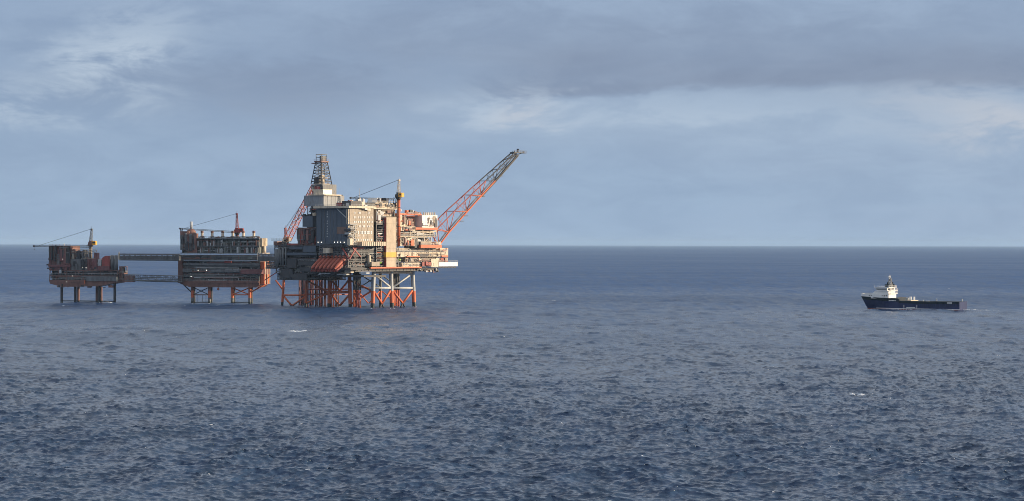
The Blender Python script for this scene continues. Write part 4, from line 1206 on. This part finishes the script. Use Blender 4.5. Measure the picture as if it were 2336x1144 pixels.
# ------------------------------------------------------------------ bridges
def bridge(F, x0, x1, y0a, y1a, y0b, y1b, a, label, clad, width=5.0, seed=1, nb=22):
    p0 = F.pL(x0, y1a, a); p1 = F.pL(x1, y1b, a); z0t = F.Z(y0a, a, p0.y); z1t = F.Z(y0b, a, p1.y)
    T = Thing('footbridge', label, 'footbridge', F, tuple(p0))
    h = z0t - p0.z
    mb = MB()
    mb.truss(p0 + Vector((width/2, 0, h/2)), p1 + Vector((width/2, 0, (z1t - p1.z)/2)), h, h, width, width, nb, .26, .16, 0, 0, Vector((0, 0, 1)))
    T.part('truss', mb, 'steel')
    mb = MB(); mb.prism([(p0.y, p0.z - .1), (p1.y, p1.z - .1), (p1.y, p1.z - .5), (p0.y, p0.z - .5)], a + .4, a + width - .4); T.part('walkway_floor', mb, 'dark')
    return T, p0, p1, z0t, z1t
BF = Frame(612, 1586, 84)
def clad_bridge(T, p0, p1, zt0, zt1, nseg):
    e = .5
    mb = MB()
    mb.prism([(p0.y, p0.z + .1), (p1.y, p1.z + .1), (p1.y, zt1 - .9), (p0.y, zt0 - .9)], e, 4.4)
    n = nseg
    for i in range(n + 1):
        q = p0.lerp(p1, i / n); zz = zt0 + (zt1 - zt0) * i / n; mb.box(e - .1, e - .002, q.y - .08, q.y + .08, q.z + .15, zz - .95)
    T.part('side_cladding', mb, 'steel')
    mb = MB()
    for i in range(n):
        q = p0.lerp(p1, i / n); q2 = p0.lerp(p1, (i + 1) / n); zz = zt0 + (zt1 - zt0) * i / n
        if i % 2 == 0: mb.bar((.2, q.y, zz), (.2, q.y, zz + 1.1), .1)
    mb.bar((.2, p0.y, zt0 + 1.1), (.2, p1.y, zt1 + 1.1), .1)
    for r_, o in ((.28, .5), (.2, 1.2), (.3, 2.0)): mb.cyl((o, p0.y, zt0 + .35), (o, p1.y, zt1 + .35), r_, n=6)
    T.part('pipework', mb, 'dark')
    mb = MB(); mb.bar((0, p0.y + .1, p0.z), (0, p0.y + .1, zt0 + 2), .5); T.part('end_post', mb, 'cream')
T, p0, p1, zt0, zt1 = bridge(BF, 272, 408, 581.0, 593.0, 581.8, 594, 0.0, 'long enclosed grey bridge from the leftmost platform to the middle platform', True)
clad_bridge(T, p0, p1, zt0, zt1, 24)
T, p0, p1, zt0, zt1 = bridge(BF, 588, 630, 582.4, 594.4, 582.8, 594.8, 0.0, 'short enclosed grey bridge from the middle platform to the largest platform', True, 5.0, 1, 6)
clad_bridge(T, p0, p1, zt0, zt1, 8)
BF2 = Frame(405, 1600, 80)
T, p0, p1, zt0, zt1 = bridge(BF2, 284, 414, 627, 640, 630, 643.5, 6.0, 'open lattice pipe bridge between the left and middle platforms', False, 4.0, 2, 16)
mb = MB()
for r_, o, hgt in ((.25, .6, .2), (.3, 1.5, .25), (.2, 2.4, .5), (.22, .5, 1.6), (.25, 1.2, 2.6)): mb.cyl((6 + o, p0.y, p0.z + hgt), (6 + o, p1.y, p1.z + hgt), r_, n=6)
T.part('pipework', mb, 'steel')
mb = MB(); mb.box(6, 10, p0.y - 7, p0.y + .5, p0.z - 1.2, zt0 - .6); T.part('end_housing', mb, 'rust')
BF3 = Frame(592, 1594, 80)
T, p0, p1, zt0, zt1 = bridge(BF3, 606, 632, 596, 612, 596, 612, 8, 'short brown lattice link between the middle and main platforms', False, 4.0, 3, 5)
mb = MB()
for r_, o, hgt in ((.5, .6, .5), (.6, 1.5, 1.6), (.5, 1.0, 3.0), (.4, 2.0, 4.1)): mb.cyl((8 + o, p0.y, p0.z + hgt), (8 + o, p1.y, p1.z + hgt), r_, n=8)
T.part('pipework', mb, 'rust')
mb = MB(); mb.bar((8, p0.y + 1, p0.z - 9), (8, p1.y, p1.z - 3), .6); T.part('support_strut', mb, 'maroon')

# ------------------------------------------------------------------ supply ship
FS = Frame(2189, 1478, 60)
SH = Thing('supply_ship', 'dark blue supply ship with white wheelhouse forward and long low cargo deck, heading left', 'ship', FS, (0, 0, 0))
def zs(y, b=30, a=0): return FS.Z(y, a, b)
def bs(px, a=0): return FS.B(px, a)
BM = 16.5
zdeck = zs(692.5, 20); zrail = zs(688.3, 20); zfo = zs(681.5, 55); zwl = 0.0
bb = bs(1981, 8.25); bt = bs(1966.5, 8.25)
stat = []   # (b, half-beam at deck, half-beam at water, deck z)
def topz(b):
    px = 2189 + (1966.5 - 2189) * b / bt
    bk = bs(2050)
    if b < bk: return zrail + max(0, (b - bs(2085)) * .02)
    return zfo + (b - bk) / (bt - bk) * 1.3
for b in (0, 2, 8, 16, 24, 32, bs(2078), bs(2051), bs(2049), 50, 54, 58, 61, 64, bt * .985, bt):
    t = b / bt
    hd = BM / 2 * (1 if t < .72 else math.sqrt(max(0, 1 - ((t - .72) / .283) ** 2.6)))
    tw = b / bb
    hw = BM / 2 * (.97 if tw < .6 else max(0, 1 - ((tw - .6) / .4) ** 1.7) * .97)
    stat.append((b, max(hd, .12), max(hw, .06), topz(b)))
mb = MB(); lv = 6
ca = BM / 2
rows = []
for (b, hd, hw, zt) in stat:
    rr_ = []
    for k in range(lv):
        t = (0, .17, .28, .5, .8, 1)[k]
        z = -2.5 + (zt + 2.5) * t
        if k == 1: z = .55
        if k == 2: z = 1.0
        tt = max(0, (z) / zt)
        h = hw + (hd - hw) * (tt ** 1.5)
        # raked stem: stations beyond the waterline bow lean back with depth
        bx = b if b <= bb * .9 else b - (b - bb * .9) * (1 - tt ** .8) * (1 - bb * .1 / (bt - bb * .9))
        rr_.append((h, bx, z))
    rows.append(rr_)
k0 = len(mb.v)
for sgn in (-1, 1):
    for rr_ in rows:
        for (h, bx, z) in rr_: mb.v.append((ca + sgn * h, bx, z))
ns = len(rows)
for si in range(2):
    o = k0 + si * ns * lv
    for i in range(ns - 1):
        for k in range(lv - 1):
            f = (o + i*lv + k, o + (i+1)*lv + k, o + (i+1)*lv + k + 1, o + i*lv + k + 1)
            mb.f.append(f if si else f[::-1]); mb.m.append(0 if k == 0 else (1 if (k == 1 and i < 12) else (2 if k < 4 else 3)))
for i in range(ns - 1):     # deck / top
    f = (k0 + i*lv + lv - 1, k0 + (i+1)*lv + lv - 1, k0 + ns*lv + (i+1)*lv + lv - 1, k0 + ns*lv + i*lv + lv - 1)
    mb.f.append(f); mb.m.append(3)
for k in range(lv - 1):     # transom, stem
    mb.f.append((k0 + k, k0 + k + 1, k0 + ns*lv + k + 1, k0 + ns*lv + k)); mb.m.append(2)
    e_ = (ns - 1) * lv
    mb.f.append((k0 + e_ + k, k0 + ns*lv + e_ + k, k0 + ns*lv + e_ + k + 1, k0 + e_ + k + 1)); mb.m.append(3)
HUL = SH.part('hull', mb, ['boot', 'white', 'navy', 'hullgreen'])
def boxS(name, x0, x1, y0, y1, a0, a1, m, parent=None):
    mb = MB(); b1, b0 = bs(x0, a0), bs(x1, a0); mb.box(a0, a1, b0, b1, zs(y1, (b0 + b1) / 2, a0), zs(y0, (b0 + b1) / 2, a0)); return SH.part(name, mb, m, parent), (b0, b1)
# bow bulwark
mb = MB(); top = [(s_[0], s_[1], s_[3]) for s_ in stat if s_[0] >= 54]
for sgn in (-1, 1):
    pts = [(ca + sgn * h, b, z) for (b, h, z) in top]
    for i in range(len(pts) - 1):
        k = len(mb.v); (a_, b_, z_), (c_, d_, w_) = pts[i], pts[i+1]
        mb.v += [(a_, b_, z_), (c_, d_, w_), (c_, d_ + .3, w_ + 2.0), (a_, b_ + .3, z_ + (2.0 if i else 1.2))]
        k2 = len(mb.v); mb.v += [(ca + (x - ca) * .97, y - .15, z) for (x, y, z) in mb.v[k:k2]]
        mb.f += [(k, k+1, k+2, k+3), (k+4, k+7, k+6, k+5), (k+3, k+2, k+6, k+7)]; mb.m += [0] * 3
SH.part('bow_bulwark', mb, 'white', HUL)
boxS('deckhouse', 1987, 2027.5, 671.5, 681.4, .8, BM - .8, 'white')
boxS('deckhouse', 1994, 2027, 664.5, 671.3, 1.6, BM - 1.6, 'white')
boxS('deckhouse', 1991, 1998, 668, 671.4, 3, BM - 3, 'white')
mb = MB(); b0, b1 = bs(2024.5, 1.2), bs(1997, 1.2)
zb0, zb1 = zs(664.3, 50), zs(657, 50)
mb.prism([(b0, zb0), (b1 - 1.0, zb0), (b1 + .3, zb1), (b0, zb1)], 1.0, BM - 1.0); WH = SH.part('wheelhouse', mb, 'white')
mb = MB(); mb.box(.94, .995, b0 + .6, b1 - .9, zb0 + .85, zb1 - .75); SH.part('window', mb, 'glass', WH, label='long dark side window band')
for i in range(5):
    mb = MB(); a = 2.2 + i * 2.6; mb.box(a, a + 1.9, b0 - .06, b0 - .005, zb0 + .5, zb1 - .5); SH.part('window', mb, 'glass', WH)
mb = MB(); mb.box(.2, BM - .2, b0 - 1.4, b1 + .6, zb1 + .01, zb1 + .45); railing(mb, 'L', .3, b0 - 1.2, b1 + .4, zb1 + .45); railing(mb, 'R', b0 - 1.3, .3, BM - .3, zb1 + .45); SH.part('wheelhouse_roof', mb, 'white', WH)
mb = MB()
for i in range(9):
    b = bs(2026, .8) + .8 + i * 1.55; mb.box(.74, .795, b, b + .6, zs(676.5, 50), zs(674, 50))
SH.part('porthole_row', mb, 'glass')
mb = MB(); bq = bs(2027.5, 1)
for i in range(4):
    mb.box(2.5 + i * 3.2, 3.8 + i * 3.2, bq - .06, bq - .004, zs(677, 46), zs(673, 46))
SH.part('porthole_row', mb, 'dark')
mb = MB()
for y in (671.4, 664.4): mb.box(1.0, BM - 1.0, bq - 1.4, bq - .07, zs(y, 46), zs(y, 46) + .25); railing(mb, 'R', bq - 1.4, 1, BM - 1, zs(y, 46) + .25)
SH.part('aft_gallery', mb, 'white')
# funnels and mast
zr = zb1 + .46
for a in (2.5, BM - 4.5):
    mb = MB(); mb.box(a, a + 2.0, b0 - .6, b0 + 2.4, zr, zr + 1.8); mb.cyl((a + 1, b0 + .8, zr + 1.8), (a + 1, b0 + .5, zr + 3.2), .5, n=8); SH.part('funnel', mb, 'hullgreen')
mb = MB(); bm = b0 + .8
mb.truss((ca, bm, zr), (ca, bm - .2, zr + 6.2), 3.0, 1.0, 3.0, 1.0, 4, .20, .12, 0, 0, Vector((1, 0, 0)))
mb.box(ca - 2.2, ca + 2.2, bm - .3, bm + .3, zr + 3.6, zr + 3.85); mb.box(ca - 1.1, ca + 1.1, bm - .8, bm + .8, zr + 1.4, zr + 2.6)
mb.cyl((ca, bm, zr + 6), (ca, bm, zr + 9.6), .16, .08, 6)
mb.bar((ca - 1.6, bm, zr + 7.8), (ca + 1.6, bm, zr + 7.8), .14)
MA = SH.part('mast', mb, 'midgrey')
mb = MB(); mb.dome((ca - 1.2, bm, zr + 6.8), .85, 0, 10, 5); mb.cyl((ca - 1.2, bm, zr + 5.4), (ca - 1.2, bm, zr + 6.2), .3, n=6); SH.part('radar_dome', mb, 'white', MA, smooth=True)
mb = MB(); mb.box(ca - 3.4, ca - 2.3, bm - .8, bm + .8, zr + .2, zr + 1.6); SH.part('radar_dome', mb, 'white', MA)
for px in (2003, 2007):
    b = bs(px, 3); mb = MB(); mb.cyl((3, b, zr), (3, b, zr + 2.8), .06, .03, 5); SH.part('aerial', mb, 'white')
# cargo rail, aft deck details
mb = MB()
for i in range(26):
    b = .6 + i * 1.4; mb.box(-.12, -.01, b - .08, b + .08, zs(700, b), zrail - .1)
SH.part('cargo_rail', mb, 'hullgreen')
mb = MB()
for px in (2062.5, 2092): b = bs(px); mb.box(-.16, -.01, b - .18, b + .18, zs(704, b), zs(696, b))
SH.part('hull_marking', mb, 'white')
mb = MB()   # illegible white lettering: short strokes where the photo shows names
rr = random.Random(91)
def strokes(x0, x1, y0, y1):
    x = x0
    while x < x1:
        w = rr.uniform(1.0, 2.2); b = bs(x); b2_ = bs(min(x + w, x1)); mb.box(-.15, -.012, b2_, b, zs(y1, b), zs(y0, b)); x += w + rr.choice((.25, .35, .9))
strokes(2068, 2088, 701.2, 703); strokes(2028, 2044, 685.6, 687.2)
x0, x1 = 2161, 2172
mb.box(-.15, -.012, bs(x1), bs(x0), zs(691.2, 8), zs(690.2, 8)); mb.box(-.15, -.012, bs(x1), bs(x0), zs(693.1, 8), zs(692.1, 8))
SH.part('hull_lettering', mb, 'white')
mb = MB()
for px in (2098, 2103, 2116): b = bs(px, 1); mb.box(.4, 1.6, b - 1.2, b + 1.0, zrail - .2, zrail + .5)
SH.part('rail_platform', mb, 'palegrey')
mb = MB(); b = bs(2076, 2); mb.cyl((3, b, zdeck - .5), (3, b, zs(677.5, 35)), .75, n=12); mb.cyl((9, b - .5, zdeck - .5), (9, b - .5, zs(678, 35)), .7, n=12); SH.part('vent_trunk', mb, 'white', smooth=True)
mb = MB(); mb.box(1, BM - 1, -.02 + bs(2078), bs(2051), zs(691, 35), zs(686, 35)); railing(mb, 'L', 1, bs(2078), bs(2051), zs(686, 35)); SH.part('winch_deck', mb, 'cream')
for i in range(2):
    mb = MB(); b = bs(2200 if i else 2150, 0); a = BM - 2
    mb.cyl((a, 3 + i * 18, zdeck), (a, 3 + i * 18, zrail + 1.6), .35, n=8); SH.part('bollard', mb, 'palegrey')
mb = MB(); mb.box(ca - 1, ca + 1, bt - 5, bt - 3.4, zfo + .8, zfo + 2.2); mb.cyl((ca, bt - 6, zfo), (ca, bt - 6, zfo + 4.5), .12, n=6); SH.part('anchor_winch', mb, 'palegrey')
def cargo(name, cat, label, x0, x1, y0, y1, a, d, m):
    b1, b0 = bs(x0, a), bs(x1, a)
    bm_ = (b0 + b1) / 2
    z0, z1 = zs(y1, bm_, a), zs(y0, bm_, a)
    T = Thing(name, label, cat, FS, (a + d / 2, bm_, z0))
    mb = MB(); mb.box(a, a + d, b0, b1, z0, z1)
    n = max(3, int((b1 - b0) / .5))
    for i in range(n + 1):
        u = b0 + (b1 - b0) * i / n; put(mb, 'L', a, u - .06, u + .06, .0, .07, z0 + .1, z1 - .1)
    T.part('container_body', mb, m)
    mb = MB()
    for u in (b0, b1):
        for zz in (z0, z1): mb.box(a - .1, a + d + .1, u - .1, u + .1, zz - .1, zz + .1)
    T.part('corner_casting', mb, 'dark')
    mb = MB(); mb.box(a + .2, a + d - .2, b0 - .1, b0 - .005, z0 + .1, z1 - .1); T.part('door', mb, m)
zz_ = 686.1
cargo('cargo_container', 'container', 'cream container on the winch deck, right behind the wheelhouse', 2049, 2057, 678.5, 686.0, 2.0, 2.6, 'cream')
cargo('cargo_container', 'container', 'pale yellow container on the winch deck, second behind the wheelhouse', 2058, 2064.5, 678.8, 686.0, 2.4, 2.6, 'cream')
cargo('cargo_container', 'container', 'small grey and white container next to the tall white vent trunk', 2066, 2071.5, 679.5, 686.0, 2.0, 2.6, 'palegrey')

# ------------------------------------------------------------------ sea
rng = np.random.default_rng(4)
waves = []
for lam, amp, n, spread in ((120, .20, 6, 50), (70, .19, 9, 55), (38, .125, 14, 58), (21, .095, 22, 58), (12, .060, 26, 52), (7.5, .036, 26, 42), (4.6, .029, 28, 34), (2.9, .028, 34, 28), (1.8, .0225, 38, 28), (1.2, .014, 30, 30)):
    for i in range(n):
        l = lam * rng.uniform(.78, 1.28); th = math.radians(-78 + rng.normal(0, spread))   # travelling towards the viewer, slightly across
        k = 2 * math.pi / l
        waves.append((k * math.cos(th), k * math.sin(th), amp * rng.uniform(.6, 1.3) * .72, rng.uniform(0, 6.283), l))
def sea_disp(X, Y, dr):
    gust = 1.0 + .17 * np.sin(X * .031 + 1.1 * np.sin(Y * .011 + .7)) * np.sin(Y * .0137 + 1.3 * np.sin(X * .017)) + .15 * np.sin(X * .083 - Y * .021 + 2.1) * np.sin(Y * .047 + X * .019)   # patches of livelier and calmer chop
    dz = np.zeros_like(X); dx = np.zeros_like(X); dy = np.zeros_like(X)
    for kx, ky, A_, ph, l in waves:
        w = np.clip(l / (.7 * dr) - 1.0, 0, 1) if dr is not None else 1.0
        if np.ndim(w) and not np.any(w > 0): continue
        p = kx * X + ky * Y + ph
        s_, c_ = np.sin(p), np.cos(p)
        k = math.hypot(kx, ky)
        if l < 9: w = w * gust
        dz += w * A_ * c_
        dx -= w * A_ * 1.05 * kx / k * s_; dy -= w * A_ * 1.05 * ky / k * s_
    return dx, dy, dz
NC = 1560
ang = np.linspace(-22, 22, NC) * math.pi / 180
rowpx = np.concatenate([np.linspace(790, 40, 1600), np.geomspace(39.5, 3.72, 110)])
dist = H * FP / rowpx
dist[-1] = 60000.0
Rr, Aa = np.meshgrid(dist, ang, indexing='ij')
X = Rr * np.sin(Aa); Y = Rr * np.cos(Aa)
drow = np.gradient(dist)[:, None] * np.ones_like(Rr)
sx, sy, sz = sea_disp(X, Y, drow)
V = np.stack([X + sx, Y + sy, sz], -1).reshape(-1, 3)
nr = len(dist)
idx = np.arange(nr * NC).reshape(nr, NC)
Q = np.stack([idx[:-1, :-1], idx[:-1, 1:], idx[1:, 1:], idx[1:, :-1]], -1).reshape(-1, 4)
# coarse water round the rest of the circle and under the viewer, in the same sheet
rad = np.array([2.0, dist[0], 1500.0, 6000.0, 20000.0, 60000.0])
an2 = np.radians(np.linspace(22, 338, 61))
V2 = [(r * math.sin(t), r * math.cos(t), 0.0) for r in rad for t in an2]
o2 = len(V); Q2 = []
for i in range(len(rad) - 1):
    for j in range(60):
        a = o2 + i * 61 + j
        Q2.append((a, a + 1, a + 62, a + 61))
o3 = o2 + len(V2)
an3 = np.radians(np.linspace(-22, 22, 13))
V3 = [(r * math.sin(t), r * math.cos(t), 0.0) for r in (2.0, dist[0]) for t in an3]
Q3 = [(o3 + j, o3 + j + 1, o3 + 14 + j, o3 + 13 + j) for j in range(12)]
VV = np.concatenate([V, np.array(V2), np.array(V3)]).astype(np.float32)
QQ = np.concatenate([Q, np.array(Q2), np.array(Q3)]).astype(np.int32)
me = bpy.data.meshes.new('sea')
me.vertices.add(len(VV)); me.vertices.foreach_set('co', VV.ravel())
me.loops.add(QQ.size); me.loops.foreach_set('vertex_index', QQ[:, ::-1].ravel())
me.polygons.add(len(QQ)); me.polygons.foreach_set('loop_start', np.arange(0, QQ.size, 4, dtype=np.int32))
me.polygons.foreach_set('use_smooth', np.ones(len(QQ), dtype=bool))
me.update(calc_edges=True)
rg = me.attributes.new('chop', 'FLOAT', 'POINT')      # slope of the ripples too small to be modelled at each place
lim = np.clip(2.6 * drow, .9, 80)
chop = .12 + .42 * np.clip(np.log(lim / .9) / np.log(40), 0, 1) ** 1.7
rg.data.foreach_set('value', np.concatenate([chop.ravel(), np.full(len(VV) - len(V), .4)]).astype(np.float32))
sea = bpy.data.objects.new('sea', me); COL.objects.link(sea)
sea['kind'] = 'structure'

def sea_material():
    m = bpy.data.materials.new('sea_water'); m.use_nodes = True
    t = m.node_tree; b = t.nodes['Principled BSDF']
    b.inputs['Base Color'].default_value = (0.024, 0.060, 0.145, 1)
    b.inputs['Roughness'].default_value = 0.10
    b.inputs['IOR'].default_value = 1.333
    co = N(t, 'ShaderNodeTexCoord')
    def nz(scale, stretch, rot, detail, rough=.6, dist=.3):
        mp = N(t, 'ShaderNodeMapping'); mp.inputs['Rotation'].default_value = (0, 0, R(rot)); mp.inputs['Scale'].default_value = (stretch, 1, 1)
        t.links.new(co.outputs['Object'], mp.inputs[0])
        n = N(t, 'ShaderNodeTexNoise'); n.inputs['Scale'].default_value = scale; n.inputs['Detail'].default_value = detail; n.inputs['Roughness'].default_value = rough; n.inputs['Distortion'].default_value = dist
        t.links.new(mp.outputs[0], n.inputs['Vector']); return n.outputs['Fac']
    h = math_node(t, 'ADD', math_node(t, 'MULTIPLY', nz(.55, .55, 10, 4), .55), math_node(t, 'MULTIPLY', nz(.17, .6, -8, 3), 1.5))
    h = math_node(t, 'ADD', h, math_node(t, 'MULTIPLY', nz(.05, .5, 14, 2), 2.4))
    bp = N(t, 'ShaderNodeBump'); bp.inputs['Filter Width'].default_value = 0.015; bp.inputs['Strength'].default_value = 0.4; bp.inputs['Distance'].default_value = 1.0
    t.links.new(h, bp.inputs['Height']); t.links.new(bp.outputs[0], b.inputs['Normal'])
    # gust patches: finer ripples make some water rougher
    g = nz(.004, .35, 6, 3, .5, .5)
    mr = N(t, 'ShaderNodeMapRange'); t.links.new(g, mr.inputs[0]); mr.inputs[1].default_value = .35; mr.inputs[2].default_value = .65; mr.inputs[3].default_value = -.04; mr.inputs[4].default_value = .06
    at = N(t, 'ShaderNodeAttribute'); at.attribute_name = 'chop'
    # wind rows and wave groups: long streaks of rougher, bubblier water lying along the wind
    wr = nz(.22, 1.0, 0, 9, .78, .2)          # replaced mapping below stretches them down the wind
    mpw = wr.node.inputs['Vector'].links[0].from_node
    mpw.inputs['Rotation'].default_value = (0, 0, R(8)); mpw.inputs['Scale'].default_value = (1.0, .17, 1.0)
    wr2 = nz(.07, 1.0, 0, 6, .8, .2)
    mpw = wr2.node.inputs['Vector'].links[0].from_node
    mpw.inputs['Rotation'].default_value = (0, 0, R(-6)); mpw.inputs['Scale'].default_value = (1.0, .07, 1.0)
    wr = math_node(t, 'ADD', math_node(t, 'MULTIPLY', wr, .5), math_node(t, 'MULTIPLY', wr2, .5))
    wv = math_node(t, 'SUBTRACT', wr, .5)
    rough = math_node(t, 'ADD', math_node(t, 'ADD', at.outputs['Fac'], mr.outputs[0]), math_node(t, 'MULTIPLY', wv, .9))
    t.links.new(math_node(t, 'MAXIMUM', rough, .05), b.inputs['Roughness'])
    # cloud shadow painted into the body colour: slate grey-blue near, sunlit blue beyond
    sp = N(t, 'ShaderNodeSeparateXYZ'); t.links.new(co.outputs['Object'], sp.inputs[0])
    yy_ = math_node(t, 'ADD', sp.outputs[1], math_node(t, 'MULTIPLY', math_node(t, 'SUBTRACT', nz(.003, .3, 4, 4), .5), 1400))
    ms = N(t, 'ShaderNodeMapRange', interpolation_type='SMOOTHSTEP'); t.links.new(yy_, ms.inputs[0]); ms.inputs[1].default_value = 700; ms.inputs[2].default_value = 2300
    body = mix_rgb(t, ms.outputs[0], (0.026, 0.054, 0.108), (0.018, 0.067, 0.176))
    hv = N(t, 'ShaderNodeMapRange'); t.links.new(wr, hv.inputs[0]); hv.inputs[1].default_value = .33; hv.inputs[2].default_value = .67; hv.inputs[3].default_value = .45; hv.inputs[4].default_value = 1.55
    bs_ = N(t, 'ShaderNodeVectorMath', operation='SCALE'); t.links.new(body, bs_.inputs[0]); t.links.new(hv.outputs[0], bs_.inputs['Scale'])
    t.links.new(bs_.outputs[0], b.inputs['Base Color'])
    return m
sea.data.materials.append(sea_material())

# foam: whitecaps, wash round the legs, the ship's bow wave and wake
def foam_mat():
    m = bpy.data.materials.new('foam'); m.use_nodes = True
    b = m.node_tree.nodes['Principled BSDF']; b.inputs['Base Color'].default_value = (.75, .78, .8, 1); b.inputs['Roughness'].default_value = .8
    return m
FOAM = foam_mat()
def foam_patch(mb, cx, cy, w, d, rnd, h=.18, n=3):
    for k in range(n):
        x = cx + rnd.uniform(-.5, .5) * w * (n > 1); y = cy + rnd.uniform(-.5, .5) * d; ww = w * rnd.uniform(.25, .6); dd = d * rnd.uniform(.3, .7); m_ = 10
        k0 = len(mb.v); pts = []
        for i in range(m_):
            th = 2 * math.pi * i / m_; q = rnd.uniform(.6, 1.2)
            pts.append((x + ww / 2 * math.cos(th) * q, y + dd / 2 * math.sin(th) * q))
        arr = np.array(pts + [(x, y)])
        D_ = np.hypot(arr[:, 0], arr[:, 1]); drr = np.interp(D_, dist, drow[:, 0])
        _, _, zz = sea_disp(arr[:, 0], arr[:, 1], drr)
        for i in range(m_): mb.v.append((pts[i][0], pts[i][1], zz[i] + .06))
        mb.v.append((x, y, zz[-1] + .06 + h * .6))
        for i in range(m_): mb.f.append((k0 + i, k0 + (i + 1) % m_, k0 + m_)); mb.m.append(0)
def sea_xy(px, py):
    D = H * FP / (py - EYE - ROLL * (px - CX)); return (px - CX) / FP * D, D
mb = MB(); rnd = random.Random(17)
for (px, py, wpx, n) in ((676, 755, 46, 9), (640, 752, 16, 3), (1265, 687, 9, 3), (1250, 690, 5, 2), (200, 750, 8, 2), (150, 696, 16, 3), (1958, 899, 30, 5), (1985, 898, 14, 2), (2030, 911, 6, 2), (1700, 988, 4, 2), (1832, 1006, 5, 2), (1420, 955, 6, 2), (1282, 962, 6, 2), (1763, 1119, 10, 2), (1755, 843, 5, 2),
                          (945, 703, 12, 3), (770, 698, 26, 5), (860, 706, 20, 4), (700, 699, 14, 3), (240, 690, 26, 5), (215, 690, 12, 3), (500, 696, 14, 2), (420, 858, 4, 2), (2280, 812, 10, 2), (420, 700, 8, 2), (350, 695, 8, 2), (1150, 770, 5, 2), (890, 652, 4, 1), (1140, 652, 5, 1), (1465, 670, 5, 1), (330, 760, 6, 1), (1990, 665, 6, 1), (2165, 660, 8, 2), (849, 705.5, 9, 3), (895, 705.5, 9, 3), (946, 705, 9, 3), (751, 699, 9, 3), (800, 700, 8, 3), (643, 697, 7, 2), (439, 695, 7, 2), (478, 695, 7, 2), (530, 695.5, 7, 2), (571, 695.5, 8, 2), (141, 692, 6, 2), (175, 692, 8, 2), (226, 692, 8, 2), (262, 692.5, 7, 2)):
    x, y = sea_xy(px, py); sc = y / FP
    foam_patch(mb, x, y, wpx * sc, max(.5, wpx * sc * .3), rnd, min(.9, .3 + wpx * sc * .06), n)
for i in range(150):
    px = rnd.uniform(-60, 2396); py = EYE + 584 * rnd.uniform(.2, 1.05) ** 1.1
    x, y = sea_xy(px, py); foam_patch(mb, x, y, rnd.uniform(.5, 2.2), rnd.uniform(.3, .9), rnd, .12, 1)
fo = mesh_obj('foam', mb, [FOAM]); fo['kind'] = 'stuff'
mb = MB(); rnd = random.Random(19)
for i in range(46):
    b = rnd.uniform(0, bb); p = FS.w(-rnd.uniform(.2, .9), b); foam_patch(mb, p.x, p.y, rnd.uniform(1.5, 4), .8, rnd, .5, 1)
for i in range(40):
    t = rnd.random() ** 1.6; p = FS.w(ca + rnd.uniform(-7, 7), -1 - 22 * t); foam_patch(mb, p.x, p.y, rnd.uniform(1, 4), rnd.uniform(.8, 2), rnd, .7 * (1 - t) + .1, 1)
for i in range(16):
    p = FS.w(rnd.uniform(-2, 3) , bb - rnd.uniform(-1, 9)); foam_patch(mb, p.x, p.y, rnd.uniform(1.5, 4), .8, rnd, .6, 1)
wk = mesh_obj('wake', mb, [FOAM]); wk['kind'] = 'stuff'

# ------------------------------------------------------------------ haze
HAZE = 1.9e-5
if HAZE:
    mb = MB(); mb.box(-66000, 66000, -66000, 66000, -6, 130)
    hm = bpy.data.materials.new('haze_air'); hm.use_nodes = True
    t = hm.node_tree; t.nodes.clear()
    pv = t.nodes.new('ShaderNodeVolumePrincipled'); pv.inputs['Color'].default_value = (.50, .72, 1.0, 1); pv.inputs['Density'].default_value = HAZE; pv.inputs['Anisotropy'].default_value = 0.0
    om = t.nodes.new('ShaderNodeOutputMaterial'); t.links.new(pv.outputs[0], om.inputs['Volume'])
    hz = mesh_obj('haze', mb, [hm]); hz['kind'] = 'stuff'
